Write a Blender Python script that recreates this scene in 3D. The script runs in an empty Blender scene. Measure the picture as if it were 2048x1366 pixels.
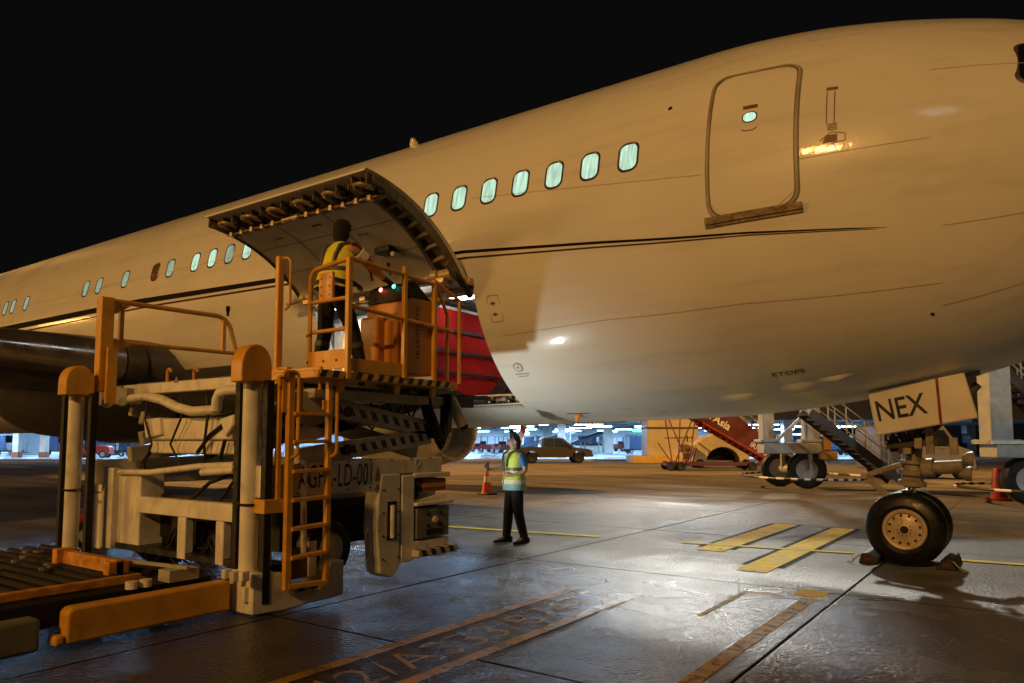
import bpy, bmesh, math, random
from math import sin, cos, tan, atan2, pi, radians, degrees, sqrt
from mathutils import Vector, Matrix
random.seed(7)
S = bpy.context.scene
COL = S.collection

# ------------------------------------------------------------------ camera
F, CX, HZ, PITCH, HC = 1480.0, 1024.0, 880.0, radians(4.4), 1.6      # in pixels of the 2048 px photo
V0 = HZ - F * tan(PITCH)
PHI = pi - atan2(2094.0, F / cos(PITCH))
F0 = Vector((cos(PHI), sin(PHI), 0)); RT = Vector((sin(PHI), -cos(PHI), 0)); ZZ = Vector((0, 0, 1))
FW = F0 * cos(PITCH) + ZZ * sin(PITCH); UP = -F0 * sin(PITCH) + ZZ * cos(PITCH)
CAM = Vector((0, 0, HC))
cd = bpy.data.cameras.new('camera'); cam = bpy.data.objects.new('camera', cd); COL.objects.link(cam)
m3 = Matrix((RT, UP, -FW)).transposed()
cam.matrix_world = Matrix.Translation(CAM) @ m3.to_4x4()
cd.sensor_width = 36; cd.lens = F / 2048 * 36; cd.shift_y = (V0 - 683) / 2048; cd.clip_end = 600; cd.clip_start = 0.05
S.camera = cam

def ray(u, v): return FW + RT * ((u - CX) / F) + UP * ((V0 - v) / F)
def on(u, v, ax, val):
    r = ray(u, v); return CAM + r * ((val - CAM[ax]) / r[ax])
def PX(u, v, x): return on(u, v, 0, x)       # the point of the plane X = x seen at that place of the photo
def PY(u, v, y): return on(u, v, 1, y)
def PG(u, v, z=0.0): return on(u, v, 2, z)
def PD(u, v, d):
    r = ray(u, v); return CAM + r * (d / r.dot(F0))

# ------------------------------------------------------------------ world, exposure, lamps of the apron and an added fill
W = bpy.data.worlds.new('World'); S.world = W; W.use_nodes = True
bg = W.node_tree.nodes['Background']; bg.inputs[0].default_value = (1, 1, 1, 1); bg.inputs[1].default_value = 0.003
S.view_settings.view_transform = 'Standard'; S.view_settings.look = 'None'; S.view_settings.exposure = 0; S.view_settings.gamma = 1
S.cycles.use_denoising = True
S.cycles.max_bounces = 6; S.cycles.sample_clamp_indirect = 4

def lamp(name, kind, loc, target, power, color, size=1.0, angle=60, blend=0.5):
    d = bpy.data.lights.new(name, kind); d.energy = power; d.color = color
    if kind == 'AREA': d.shape = 'DISK'; d.size = size
    if kind == 'SPOT': d.spot_size = radians(angle); d.spot_blend = blend; d.shadow_soft_size = size
    o = bpy.data.objects.new(name, d); COL.objects.link(o); o.location = loc
    o.rotation_euler = (Vector(target) - Vector(loc)).to_track_quat('-Z', 'Y').to_euler()
    return o
SOD = (1.0, 0.50, 0.125); COOL = (1.0, 0.99, 0.93)
for dx in (-4.2, 0, 3.4): lamp('sodium_floodlight', 'AREA', (7.5 + dx, -63, 39), (-6, 9, 3), 8300, SOD, 1.5)
lamp('sodium_fill_aft', 'AREA', (-74, -60, 18), (-14, 9, 3), 17500, SOD, 19)  # added fill light from aft, oversized so its shadows blur away
lamp('sodium_floodlight_low', 'AREA', (-74, -16, 9.6), (-19, 8.5, 4), 900, SOD, 0.8)
lamp('sodium_floodlight_far', 'SPOT', (46, 22, 40), (-22, 41, 0), 230000, SOD, 0.6, 27, 0.5)
lamp('sodium_floodlight_lane', 'SPOT', (-70, 8, 40), (-17, 29, 0), 300000, SOD, 0.6, 34, 0.6)
lamp('cool_floodlight', 'AREA', (19, -26.5, 38), (-15, 6, 3), 260, (.80, .93, 1.0), 5.5)
q = F0 * 58 + RT * 24; q.z = 34.5; lamp('mast_floodlight', 'SPOT', q, (-3.2, 12.2, 0), 76000, (1.0, .97, .85), 0.9, 17.5, 0.7)
lamp('jet_bridge_floodlight', 'SPOT', (15, 9, 10), (-3, 24, 1.2), 4500, (.86, .95, .92), 0.4, 38, 0.7)
lamp('engine_sodium_floodlight', 'SPOT', (22, 27, 16), (-15.8, 19.0, 1.8), 52000, SOD, 0.4, 9, 0.6)
for i, (u, el, d, p) in enumerate(((1385, 15.0, 62, 25000), (1320, 11.5, 66, 5000), (1195, 15.0, 64, 2500))):
    q = F0 * d + RT * ((u - CX) / F * d); q.z = HC + d * tan(radians(el))
    lamp('terminal_floodlight', 'SPOT', q, (-3.2, 8, 0), p, COOL, 1.1, 16, 0.8)

# ------------------------------------------------------------------ materials
MATS = {}
def nodes_of(m):
    m.use_nodes = True; nt = m.node_tree; return nt, nt.nodes, nt.links, nt.nodes['Principled BSDF']
def mat(name, col, rough=0.5, metal=0.0, var=0.12, scale=6.0, bump=0.0, bscale=40.0, coat=0.0, emit=None, es=0.0, rvar=0.12, detail=4):
    if name in MATS: return MATS[name]
    m = bpy.data.materials.new(name); nt, N, L, b = nodes_of(m)
    tc = N.new('ShaderNodeTexCoord'); n = N.new('ShaderNodeTexNoise'); n.inputs['Scale'].default_value = scale; n.inputs['Detail'].default_value = detail
    L.new(tc.outputs['Object'], n.inputs['Vector'])
    r = N.new('ShaderNodeValToRGB'); L.new(n.outputs['Fac'], r.inputs['Fac'])
    r.color_ramp.elements[0].position = 0.3; r.color_ramp.elements[1].position = 0.7
    r.color_ramp.elements[0].color = tuple(c * (1 - var) for c in col) + (1,); r.color_ramp.elements[1].color = tuple(min(1, c * (1 + var)) for c in col) + (1,)
    L.new(r.outputs['Color'], b.inputs['Base Color'])
    mr = N.new('ShaderNodeMapRange'); L.new(n.outputs['Fac'], mr.inputs['Value']); mr.inputs['From Min'].default_value = 0.3; mr.inputs['From Max'].default_value = 0.7
    mr.inputs['To Min'].default_value = max(0.02, rough - rvar); mr.inputs['To Max'].default_value = min(1, rough + rvar); L.new(mr.outputs['Result'], b.inputs['Roughness'])
    b.inputs['Metallic'].default_value = metal; b.inputs['Coat Weight'].default_value = coat; b.inputs['Coat Roughness'].default_value = 0.08
    if bump:
        n2 = N.new('ShaderNodeTexNoise'); n2.inputs['Scale'].default_value = bscale; n2.inputs['Detail'].default_value = 3; L.new(tc.outputs['Object'], n2.inputs['Vector'])
        bp = N.new('ShaderNodeBump'); bp.inputs['Strength'].default_value = bump; bp.inputs['Distance'].default_value = 0.02
        L.new(n2.outputs['Fac'], bp.inputs['Height']); L.new(bp.outputs['Normal'], b.inputs['Normal'])
    if emit: b.inputs['Emission Color'].default_value = tuple(emit) + (1,); b.inputs['Emission Strength'].default_value = es
    MATS[name] = m; return m
def stripes(name, a, c, d, period, duty=0.5, rough=0.5):
    """two colours of paint in bands across the direction d (object space)"""
    m = mat(name, a, rough); nt, N, L, b = nodes_of(m)
    src = b.inputs['Base Color'].links[0].from_socket
    tc = N.new('ShaderNodeTexCoord'); dt = N.new('ShaderNodeVectorMath'); dt.operation = 'DOT_PRODUCT'; L.new(tc.outputs['Object'], dt.inputs[0]); dt.inputs[1].default_value = d
    mu = N.new('ShaderNodeMath'); mu.operation = 'MULTIPLY'; mu.inputs[1].default_value = 1 / period; L.new(dt.outputs['Value'], mu.inputs[0])
    fr = N.new('ShaderNodeMath'); fr.operation = 'FRACT'; L.new(mu.outputs[0], fr.inputs[0])
    gt = N.new('ShaderNodeMath'); gt.operation = 'GREATER_THAN'; gt.inputs[1].default_value = duty; L.new(fr.outputs[0], gt.inputs[0])
    mx = N.new('ShaderNodeMix'); mx.data_type = 'RGBA'; L.new(gt.outputs[0], mx.inputs['Factor']); L.new(src, mx.inputs['A']); mx.inputs['B'].default_value = tuple(c) + (1,)
    L.new(mx.outputs['Result'], b.inputs['Base Color']); return m
def glow(name, col, es, base=(0.8, 0.8, 0.8)): return mat(name, base, 0.5, emit=col, es=es)

def fuselage_paint():
    m = mat('fuselage_white_paint', (0.76, 0.745, 0.71), 0.30, 0, 0.035, 0.9, coat=0.5, rvar=0.05); nt, N, L, b = nodes_of(m); b.inputs['Specular IOR Level'].default_value = 0.22
    tc = N.new('ShaderNodeTexCoord'); mp = N.new('ShaderNodeMapping'); L.new(tc.outputs['Object'], mp.inputs['Vector'])
    n = N.new('ShaderNodeTexNoise'); n.inputs['Scale'].default_value = 1.6; n.inputs['Detail'].default_value = 3; L.new(mp.outputs['Vector'], n.inputs['Vector'])
    n2 = N.new('ShaderNodeTexNoise'); n2.inputs['Scale'].default_value = 26; n2.inputs['Detail'].default_value = 2; L.new(tc.outputs['Object'], n2.inputs['Vector'])
    ad = N.new('ShaderNodeMath'); ad.operation = 'MULTIPLY_ADD'; ad.inputs[1].default_value = 0.13; L.new(n2.outputs['Fac'], ad.inputs[0]); L.new(n.outputs['Fac'], ad.inputs[2])
    bp = N.new('ShaderNodeBump'); bp.inputs['Strength'].default_value = 0.16; bp.inputs['Distance'].default_value = 0.03
    L.new(ad.outputs[0], bp.inputs['Height']); L.new(bp.outputs['Normal'], b.inputs['Normal']); L.new(bp.outputs['Normal'], b.inputs['Coat Normal'])
    # streaks of dirt running along the skin, stronger on the underside
    mp2 = N.new('ShaderNodeMapping'); mp2.inputs['Scale'].default_value = (0.35, 5, 5); L.new(tc.outputs['Object'], mp2.inputs['Vector'])
    n3 = N.new('ShaderNodeTexNoise'); n3.inputs['Scale'].default_value = 1.0; n3.inputs['Detail'].default_value = 6; L.new(mp2.outputs['Vector'], n3.inputs['Vector'])
    rr = N.new('ShaderNodeMapRange'); L.new(n3.outputs['Fac'], rr.inputs['Value']); rr.inputs['From Min'].default_value = 0.52; rr.inputs['From Max'].default_value = 0.8; rr.inputs['To Max'].default_value = 0.35
    src = b.inputs['Base Color'].links[0].from_socket
    mx = N.new('ShaderNodeMix'); mx.data_type = 'RGBA'; L.new(rr.outputs['Result'], mx.inputs['Factor']); L.new(src, mx.inputs['A']); mx.inputs['B'].default_value = (0.42, 0.40, 0.36, 1)
    L.new(mx.outputs['Result'], b.inputs['Base Color']); return m

def apron_concrete():
    m = bpy.data.materials.new('wet_apron_concrete'); nt, N, L, b = nodes_of(m)
    tc = N.new('ShaderNodeTexCoord')
    def noise(sc, det=4, mapsc=None, rough=0.5):
        n = N.new('ShaderNodeTexNoise'); n.inputs['Scale'].default_value = sc; n.inputs['Detail'].default_value = det; n.inputs['Roughness'].default_value = rough
        src = tc.outputs['Object']
        if mapsc:
            mp = N.new('ShaderNodeMapping'); mp.inputs['Scale'].default_value = mapsc; L.new(src, mp.inputs['Vector']); src = mp.outputs['Vector']
        L.new(src, n.inputs['Vector']); return n.outputs['Fac']
    def math(op, a, c=None, d=None):
        n = N.new('ShaderNodeMath'); n.operation = op
        for i, x in enumerate((a, c, d)):
            if x is None: continue
            if isinstance(x, (int, float)): n.inputs[i].default_value = x
            else: L.new(x, n.inputs[i])
        return n.outputs[0]
    def rng(x, a, c, d, e):
        n = N.new('ShaderNodeMapRange'); L.new(x, n.inputs['Value']); n.inputs['From Min'].default_value = a; n.inputs['From Max'].default_value = c; n.inputs['To Min'].default_value = d; n.inputs['To Max'].default_value = e; return n.outputs['Result']
    sx = N.new('ShaderNodeSeparateXYZ'); L.new(tc.outputs['Object'], sx.inputs[0])
    def joint(ax, off):
        f = math('FRACT', math('MULTIPLY', math('ADD', sx.outputs[ax], off), 0.25)); return math('ABSOLUTE', math('SUBTRACT', f, 0.5))
    jn = math('MINIMUM', joint('X', 1.72 + 2 + 40), joint('Y', -0.37 + 2 - 0.0))
    wob = math('MULTIPLY_ADD', noise(9, 3), 0.003, jn)
    jl = rng(wob, 0.0035, 0.0065, 1, 0)                                     # 1 in the joint
    big = noise(0.32, 5); mid = noise(2.2, 5); fine = noise(22, 4); streak = noise(1.0, 5, (2.2, 0.22, 1)); tex = noise(30, 2); grit = noise(80, 2)
    c1 = N.new('ShaderNodeValToRGB'); L.new(math('MULTIPLY_ADD', mid, 0.45, math('MULTIPLY', big, 0.6)), c1.inputs['Fac'])
    e = c1.color_ramp.elements; e[0].position = 0.36; e[0].color = (0.024, 0.023, 0.021, 1); e[1].position = 0.66; e[1].color = (0.085, 0.083, 0.076, 1)
    mx = N.new('ShaderNodeMix'); mx.data_type = 'RGBA'; L.new(rng(streak, 0.5, 0.72, 0, 0.6), mx.inputs['Factor']); L.new(c1.outputs['Color'], mx.inputs['A']); mx.inputs['B'].default_value = (0.035, 0.030, 0.026, 1)
    mx2 = N.new('ShaderNodeMix'); mx2.data_type = 'RGBA'; L.new(jl, mx2.inputs['Factor']); L.new(mx.outputs['Result'], mx2.inputs['A']); mx2.inputs['B'].default_value = (0.012, 0.011, 0.01, 1)
    damp = rng(math('ADD', sx.outputs['Y'], math('MULTIPLY', mid, 1.2)), 8.3, 10.5, 0, 1)             # lighter, drier slabs under and beyond the belly
    mxd = N.new('ShaderNodeMix'); mxd.data_type = 'RGBA'; mxd.blend_type = 'MULTIPLY'; mxd.inputs['Factor'].default_value = 1; L.new(mx2.outputs['Result'], mxd.inputs['A']); gv = N.new('ShaderNodeCombineColor'); g_ = rng(damp, 0, 1, 1.0, 2.9)
    for q_ in range(3): L.new(g_, gv.inputs[q_])
    L.new(gv.outputs[0], mxd.inputs['B']); mx2 = mxd
    dry = rng(math('ADD', sx.outputs['Y'], math('MULTIPLY', big, 6.0)), 20.5, 26.0, 0, 1); dry = math('MAXIMUM', dry, rng(math('ADD', sx.outputs['X'], math('MULTIPLY', big, 3.0)), -11.0, -14.0, 0, 1))             # the asphalt lane beyond the stand is nearly dry
    mx3 = N.new('ShaderNodeMix'); mx3.data_type = 'RGBA'; L.new(math('MULTIPLY', dry, 0.85), mx3.inputs['Factor']); L.new(mx2.outputs['Result'], mx3.inputs['A'])
    cd_ = N.new('ShaderNodeValToRGB'); L.new(noise(0.5, 6, (0.5, 2.5, 1)), cd_.inputs['Fac']); e = cd_.color_ramp.elements; e[0].position = 0.35; e[0].color = (0.13, 0.115, 0.095, 1); e[1].position = 0.65; e[1].color = (0.27, 0.245, 0.21, 1); L.new(cd_.outputs['Color'], mx3.inputs['B'])
    L.new(mx3.outputs['Result'], b.inputs['Base Color'])
    pud = rng(noise(0.33, 3, (0.6, 1.4, 1)), 0.64, 0.70, 0, 1)              # puddles
    ro = math('ADD', rng(mid, 0.3, 0.7, 0.15, 0.27), rng(big, 0.3, 0.7, -0.03, 0.10))
    ro = math('MULTIPLY', ro, rng(pud, 0, 1, 1, 0.25)); ro = math('ADD', ro, math('MULTIPLY', damp, 0.26)); ro = math('ADD', ro, math('MULTIPLY', math('MULTIPLY', dry, rng(noise(0.25, 3, (0.5, 2.0, 1)), 0.58, 0.64, 1, 0.1)), 0.5)); L.new(math('ADD', ro, math('MULTIPLY', jl, 0.3)), b.inputs['Roughness'])
    L.new(math('MULTIPLY', rng(jl, 0, 1, 0.48, 0.0), math('MULTIPLY', rng(dry, 0, 1, 1, 0.5), rng(damp, 0, 1, 1, 0.16))), b.inputs['Specular IOR Level'])
    h = math('ADD', math('MULTIPLY', tex, 1.0), math('MULTIPLY_ADD', grit, 0.35, math('MULTIPLY', fine, 0.8)))
    h = math('MULTIPLY', h, rng(pud, 0, 1, 1, 0.06)); h = math('SUBTRACT', h, math('MULTIPLY', jl, 2.0))
    bp = N.new('ShaderNodeBump'); bp.inputs['Strength'].default_value = 0.85; bp.inputs['Distance'].default_value = 0.016
    L.new(h, bp.inputs['Height']); L.new(bp.outputs['Normal'], b.inputs['Normal'])
    return m

def grime(m, col, lo=0.56, hi=0.74, amt=0.7, scale=(3, 3, 1.2)):
    """worn, oily patches over a machine's paint"""
    nt, N, L, b = nodes_of(m); src = b.inputs['Base Color'].links[0].from_socket
    tc = N.new('ShaderNodeTexCoord'); mp = N.new('ShaderNodeMapping'); mp.inputs['Scale'].default_value = scale; L.new(tc.outputs['Object'], mp.inputs['Vector'])
    n = N.new('ShaderNodeTexNoise'); n.inputs['Scale'].default_value = 2.2; n.inputs['Detail'].default_value = 9; n.inputs['Roughness'].default_value = 0.68; L.new(mp.outputs['Vector'], n.inputs['Vector'])
    r = N.new('ShaderNodeMapRange'); L.new(n.outputs['Fac'], r.inputs['Value']); r.inputs['From Min'].default_value = lo; r.inputs['From Max'].default_value = hi; r.inputs['To Max'].default_value = amt
    mx = N.new('ShaderNodeMix'); mx.data_type = 'RGBA'; L.new(r.outputs['Result'], mx.inputs['Factor']); L.new(src, mx.inputs['A']); mx.inputs['B'].default_value = tuple(col) + (1,)
    L.new(mx.outputs['Result'], b.inputs['Base Color']); return m
MW = fuselage_paint()
YEL = mat('loader_yellow_paint', (0.72, 0.37, 0.045), 0.38, 0, 0.16, 5, bump=0.05)
YELW = mat('worn_yellow_paint', (0.62, 0.27, 0.04), 0.5, 0, 0.4, 9, bump=0.1)
LWH = mat('loader_white_paint', (0.76, 0.73, 0.66), 0.4, 0, 0.16, 4, bump=0.05)
LGR = mat('loader_grey_paint', (0.42, 0.41, 0.36), 0.45, 0, 0.2, 6)
for m_ in (LWH, LGR): grime(m_, (0.14, 0.11, 0.08), 0.55, 0.74, 0.55)
for m_ in (YEL, YELW): grime(m_, (0.09, 0.05, 0.03), 0.58, 0.74, 0.6, (5, 5, 2))
BLK = mat('black_rubber', (0.006, 0.006, 0.006), 0.6, 0, 0.3, 14, bump=0.1)
TYR = mat('tyre_rubber', (0.006, 0.006, 0.006), 0.42, 0, 0.3, 20, bump=0.04)
DST = mat('dark_steel', (0.035, 0.034, 0.032), 0.42, 0.6, 0.35, 10)
CHR = mat('chromed_steel', (0.75, 0.75, 0.75), 0.14, 1.0, 0.05, 8)
ALU = mat('bare_aluminium', (0.55, 0.55, 0.53), 0.34, 0.9, 0.15, 9)
HAZ = stripes('hazard_stripes_yellow_black', (0.62, 0.42, 0.12), (0.012, 0.012, 0.012), (0, 1, -0.55), 0.155, 0.5)
HAZW = stripes('hazard_stripes_white_dark', (0.52, 0.50, 0.42), (0.02, 0.015, 0.012), (0, 1, 0.5), 0.16, 0.5)
RED = mat('red_paint', (0.24, 0.015, 0.012), 0.4, 0, 0.2, 5)
GAL = mat('galvanised_grey_paint', (0.36, 0.37, 0.36), 0.45, 0.1, 0.15, 5)
GRAY = mat('shade_darkened_wing_grey', (0.07, 0.068, 0.065), 0.38, 0, 0.1, 2)  # darker than real wing grey: shade on wing and fairing put into the colour
DKD = mat('worn_deck_steel', (0.009, 0.008, 0.007), 0.7, 0.1, 0.4, 9)
INK = mat('black_lettering', (0.015, 0.015, 0.018), 0.4)

# ------------------------------------------------------------------ mesh helpers
OFF = {}
class MB:
    def __init__(s): s.v = []; s.f = []; s.m = []; s.mi = 0
    def add(s, vs, fs):
        k = len(s.v); s.v += [Vector(p) for p in vs]
        for f in fs: s.f.append([i + k for i in f]); s.m.append(s.mi)
        return s
    def box(s, a, b):
        x0, y0, z0 = (min(a[i], b[i]) for i in range(3)); x1, y1, z1 = (max(a[i], b[i]) for i in range(3))
        return s.add([(x0, y0, z0), (x1, y0, z0), (x1, y1, z0), (x0, y1, z0), (x0, y0, z1), (x1, y0, z1), (x1, y1, z1), (x0, y1, z1)],
                     [(0, 3, 2, 1), (4, 5, 6, 7), (0, 1, 5, 4), (1, 2, 6, 5), (2, 3, 7, 6), (3, 0, 4, 7)])
    def beam(s, p, q, w, h, up=(0, 0, 1)):
        p = Vector(p); q = Vector(q); d = (q - p).normalized(); u = Vector(up)
        if abs(d.dot(u)) > 0.98: u = Vector((1, 0, 0))
        a = d.cross(u).normalized(); c = a.cross(d).normalized(); a *= w / 2; c *= h / 2
        return s.add([p - a - c, p + a - c, p + a + c, p - a + c, q - a - c, q + a - c, q + a + c, q - a + c],
                     [(0, 3, 2, 1), (4, 5, 6, 7), (0, 1, 5, 4), (1, 2, 6, 5), (2, 3, 7, 6), (3, 0, 4, 7)])
    def tube(s, pts, r, n=10, cap=True):
        pts = [Vector(p) for p in pts]; rs = r if isinstance(r, (list, tuple)) else [r] * len(pts)
        t0 = (pts[1] - pts[0]).normalized(); a = t0.orthogonal().normalized(); rings = []
        for i, p in enumerate(pts):
            if i == 0: t = t0
            elif i == len(pts) - 1: t = (pts[i] - pts[i - 1]).normalized()
            else: t = ((pts[i] - pts[i - 1]).normalized() + (pts[i + 1] - pts[i]).normalized()).normalized()
            a = (a - t * a.dot(t)).normalized(); c = t.cross(a)
            rings.append([p + (a * cos(2 * pi * k / n) + c * sin(2 * pi * k / n)) * rs[i] for k in range(n)])
        vs = [p for g in rings for p in g]; fs = []
        for i in range(len(pts) - 1):
            for k in range(n): fs.append((i * n + k, i * n + (k + 1) % n, (i + 1) * n + (k + 1) % n, (i + 1) * n + k))
        if cap: fs.append(tuple(range(n))[::-1]); fs.append(tuple(range((len(pts) - 1) * n, len(pts) * n)))
        return s.add(vs, fs)
    def cyl(s, p, q, r, n=16, r2=None): return s.tube([p, q], [r, r if r2 is None else r2], n)
    def prism(s, poly, ext):
        """planar polygon (3-D points) pushed along ext"""
        poly = [Vector(p) for p in poly]; e = Vector(ext); n = len(poly)
        nn = Vector((0, 0, 0))
        for i in range(n): nn += poly[i].cross(poly[(i + 1) % n])
        if nn.dot(e) > 0: poly = poly[::-1]
        return s.add(poly + [p + e for p in poly], [tuple(range(n)), tuple(range(2 * n - 1, n - 1, -1))] + [(i, i + n, (i + 1) % n + n, (i + 1) % n) for i in range(n)])
    def lathe(s, prof, o, ax, n=32, a0=0.0, a1=2 * pi):
        """prof = (distance along axis, radius) list"""
        o = Vector(o); ax = Vector(ax).normalized(); u = ax.orthogonal().normalized(); w = ax.cross(u)
        full = abs(a1 - a0 - 2 * pi) < 1e-6; k = n if full else n + 1; vs = []
        for (t, r) in prof:
            for i in range(k):
                a = a0 + (a1 - a0) * i / n; vs.append(o + ax * t + (u * cos(a) + w * sin(a)) * max(r, 1e-4))
        fs = []
        for j in range(len(prof) - 1):
            for i in range(n):
                i2 = (i + 1) % k; fs.append((j * k + i, j * k + i2, (j + 1) * k + i2, (j + 1) * k + i))
        return s.add(vs, fs)
    def build(s, name, mats, parent=None, smooth=True, bevel=0.0, sharp=35, seg=2):
        mats = mats if isinstance(mats, (list, tuple)) else [mats]
        off = OFF.get(parent.name, Vector((0, 0, 0))) if parent else Vector((0, 0, 0))
        me = bpy.data.meshes.new(name); me.from_pydata([tuple(p - off) for p in s.v], [], s.f); me.validate()
        for m in mats: me.materials.append(m)
        if len(me.polygons) == len(s.m): me.polygons.foreach_set('material_index', s.m)
        bm = bmesh.new(); bm.from_mesh(me); bmesh.ops.recalc_face_normals(bm, faces=bm.faces); bm.to_mesh(me); bm.free()
        if smooth:
            me.polygons.foreach_set('use_smooth', [True] * len(me.polygons)); me.set_sharp_from_angle(angle=radians(sharp))
        o = bpy.data.objects.new(name, me); COL.objects.link(o)
        if parent: o.parent = parent
        OFF[o.name] = off
        if bevel:
            bv = o.modifiers.new('bevel', 'BEVEL'); bv.width = bevel; bv.segments = seg; bv.limit_method = 'ANGLE'; bv.angle_limit = radians(40)
        return o
def thing(name, label, cat, loc=(0, 0, 0), rz=0.0, group=None, world=True):
    o = bpy.data.objects.new(name, None); COL.objects.link(o); o.location = loc; o.rotation_euler = (0, 0, rz)
    o.empty_display_size = 0.3; o['label'] = label; o['category'] = cat
    if group: o['group'] = group
    OFF[o.name] = Vector(loc) if world else Vector((0, 0, 0)); return o
def tag(o, label=None, cat=None, group=None, kind=None):
    if label: o['label'] = label
    if cat: o['category'] = cat
    if group: o['group'] = group
    if kind: o['kind'] = kind
    return o
def copy_tree(o, parent=None):
    c = o.copy(); COL.objects.link(c)
    if parent: c.parent = parent
    for ch in list(o.children): copy_tree(ch, c)
    return c
def text_polys(body, bold=0.0, spacing=1.0):
    """the letters of body as (verts 2-D scaled to cap height 1, faces)"""
    cu = bpy.data.curves.new('letters', 'FONT'); cu.body = body; cu.offset = bold; cu.space_character = spacing; cu.resolution_u = 3
    o = bpy.data.objects.new('letters', cu); COL.objects.link(o)
    me = bpy.data.meshes.new_from_object(o.evaluated_get(bpy.context.evaluated_depsgraph_get()))
    vs = [tuple(v.co[:2]) for v in me.vertices]; fs = [tuple(p.vertices) for p in me.polygons]
    bpy.data.objects.remove(o); bpy.data.meshes.remove(me)
    x0 = min(v[0] for v in vs); y0 = min(v[1] for v in vs); y1 = max(v[1] for v in vs); k = 1 / (y1 - y0)
    return [((x - x0) * k, (y - y0) * k) for x, y in vs], fs
def lettering(mb, body, org, ux, uy, bold=0.0, spacing=1.0, width=None, thick=0.004):
    """flat letters: ux = reading direction, uy = up vector of cap-height length"""
    vs, fs = text_polys(body, bold, spacing); org = Vector(org); uy = Vector(uy); h = uy.length; ux = Vector(ux).normalized()
    w = max(v[0] for v in vs); k = (width / w) if width else h
    mb.add([org + ux * (x * k) + uy * y for x, y in vs], fs)
    return mb
def disc(mb, c, n, r, seg=20):
    n = Vector(n).normalized(); u = n.orthogonal().normalized(); w = n.cross(u)
    mb.add([Vector(c) + (u * cos(2 * pi * i / seg) + w * sin(2 * pi * i / seg)) * r for i in range(seg)], [tuple(range(seg))]); return mb
def arc(c, u, w, r, a0, a1, n=8):
    c = Vector(c); u = Vector(u); w = Vector(w)
    return [c + u * (r * cos(a0 + (a1 - a0) * i / n)) + w * (r * sin(a0 + (a1 - a0) * i / n)) for i in range(n + 1)]
# ------------------------------------------------------------------ ground and markings
def sheet(name, polys, m, z, kind='structure'):
    mb = MB()
    for p in polys: mb.add([(q[0], q[1], z) for q in p], [tuple(range(len(p)))])
    o = mb.build(name, m, smooth=False); o['kind'] = kind; return o
def rect(x0, y0, x1, y1): return [(x0, y0), (x1, y0), (x1, y1), (x0, y1)]
sheet('apron_ground', [rect(-260, -120, 200, 260)], apron_concrete(), 0)
def paint(name, col, wear, scale=5, rough=0.5, spec=0.35):
    m = mat(name, col, rough, 0, 0.25, 3, bump=0.6, bscale=30); nt, N, L, b = nodes_of(m)
    src = b.inputs['Base Color'].links[0].from_socket; b.inputs['Specular IOR Level'].default_value = spec
    tc = N.new('ShaderNodeTexCoord'); n = N.new('ShaderNodeTexNoise'); n.inputs['Scale'].default_value = scale; n.inputs['Detail'].default_value = 8; n.inputs['Roughness'].default_value = 0.7; L.new(tc.outputs['Object'], n.inputs['Vector'])
    r = N.new('ShaderNodeMapRange'); L.new(n.outputs['Fac'], r.inputs['Value']); r.inputs['From Min'].default_value = wear - 0.04; r.inputs['From Max'].default_value = wear + 0.06
    mx = N.new('ShaderNodeMix'); mx.data_type = 'RGBA'; L.new(r.outputs['Result'], mx.inputs['Factor']); L.new(src, mx.inputs['A']); mx.inputs['B'].default_value = (0.09, 0.085, 0.075, 1)
    L.new(mx.outputs['Result'], b.inputs['Base Color']); return m
PYEL = paint('worn_yellow_marking', (0.80, 0.62, 0.08), 0.61, 5, .75, .08)
PBLK2 = paint('matt_black_marking_border', (0.022, 0.022, 0.022), 0.60, 5, .8, .05)
PFADE = paint('faded_yellow_marking', (0.46, 0.31, 0.05), 0.53, 9, .6, .12)
PLET = paint('dull_yellow_lettering', (0.36, 0.22, 0.035), 0.55, 5, .32, .6)
PBLK = paint('black_marking_border', (0.022, 0.022, 0.022), 0.60, 5, .26, .6)
# stop marks and the cross line beside the nose wheel
sheet('marking_border_sheet', [rect(-4.25, 10.8, -3.68, 14.7), rect(-3.20, 9.6, -2.66, 14.6)], PBLK2, 0.004)
sheet('stop_marking_stripes', [rect(-4.17, 10.5, -3.76, 14.6), rect(-3.12, 9.15, -2.74, 14.5)], PYEL, 0.008)
sheet('yellow_guide_line_marking', [[(-14, 9.93), (-9, 10.48), (-6.0, 10.84), (-6.0, 11.02), (-9, 10.68), (-14, 10.13)], [(-4.6, 11.0), (-2.2, 11.36), (-2.2, 11.50), (-4.6, 11.14)], [(-1.0, 11.5), (12, 12.4), (12, 12.58), (-1.0, 11.69)]], PYEL, 0.012)
sheet('worn_square_marking', [rect(-2.15, 8.05, -1.86, 8.42)], PYEL, 0.004)
# aircraft type lettering for the stand
sheet('lettering_strip_marking', [rect(-4.10, 1.2, -3.52, 6.8)], PBLK, 0.004)
sheet('lettering_strip_edge_lines', [rect(-4.21, 1.2, -4.10, 7.1), rect(-3.52, 1.2, -3.41, 7.0)], PLET, 0.008)
mb = MB(); lettering(mb, 'B742/A333/B747', (-3.62, 2.55, 0.008), (0, 1, 0), (-0.37, 0, 0), -0.012, 1.0, width=4.05)
o = mb.build('aircraft_type_lettering_marking', PLET, smooth=False); o['kind'] = 'structure'
sheet('faded_yellow_line_marking', [rect(-2.62, 6.6, -2.56, 7.98), rect(-2.02, 3.0, -1.89, 7.98), rect(-2.55, 7.92, -2.2, 7.98)], PFADE, 0.004)

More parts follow.
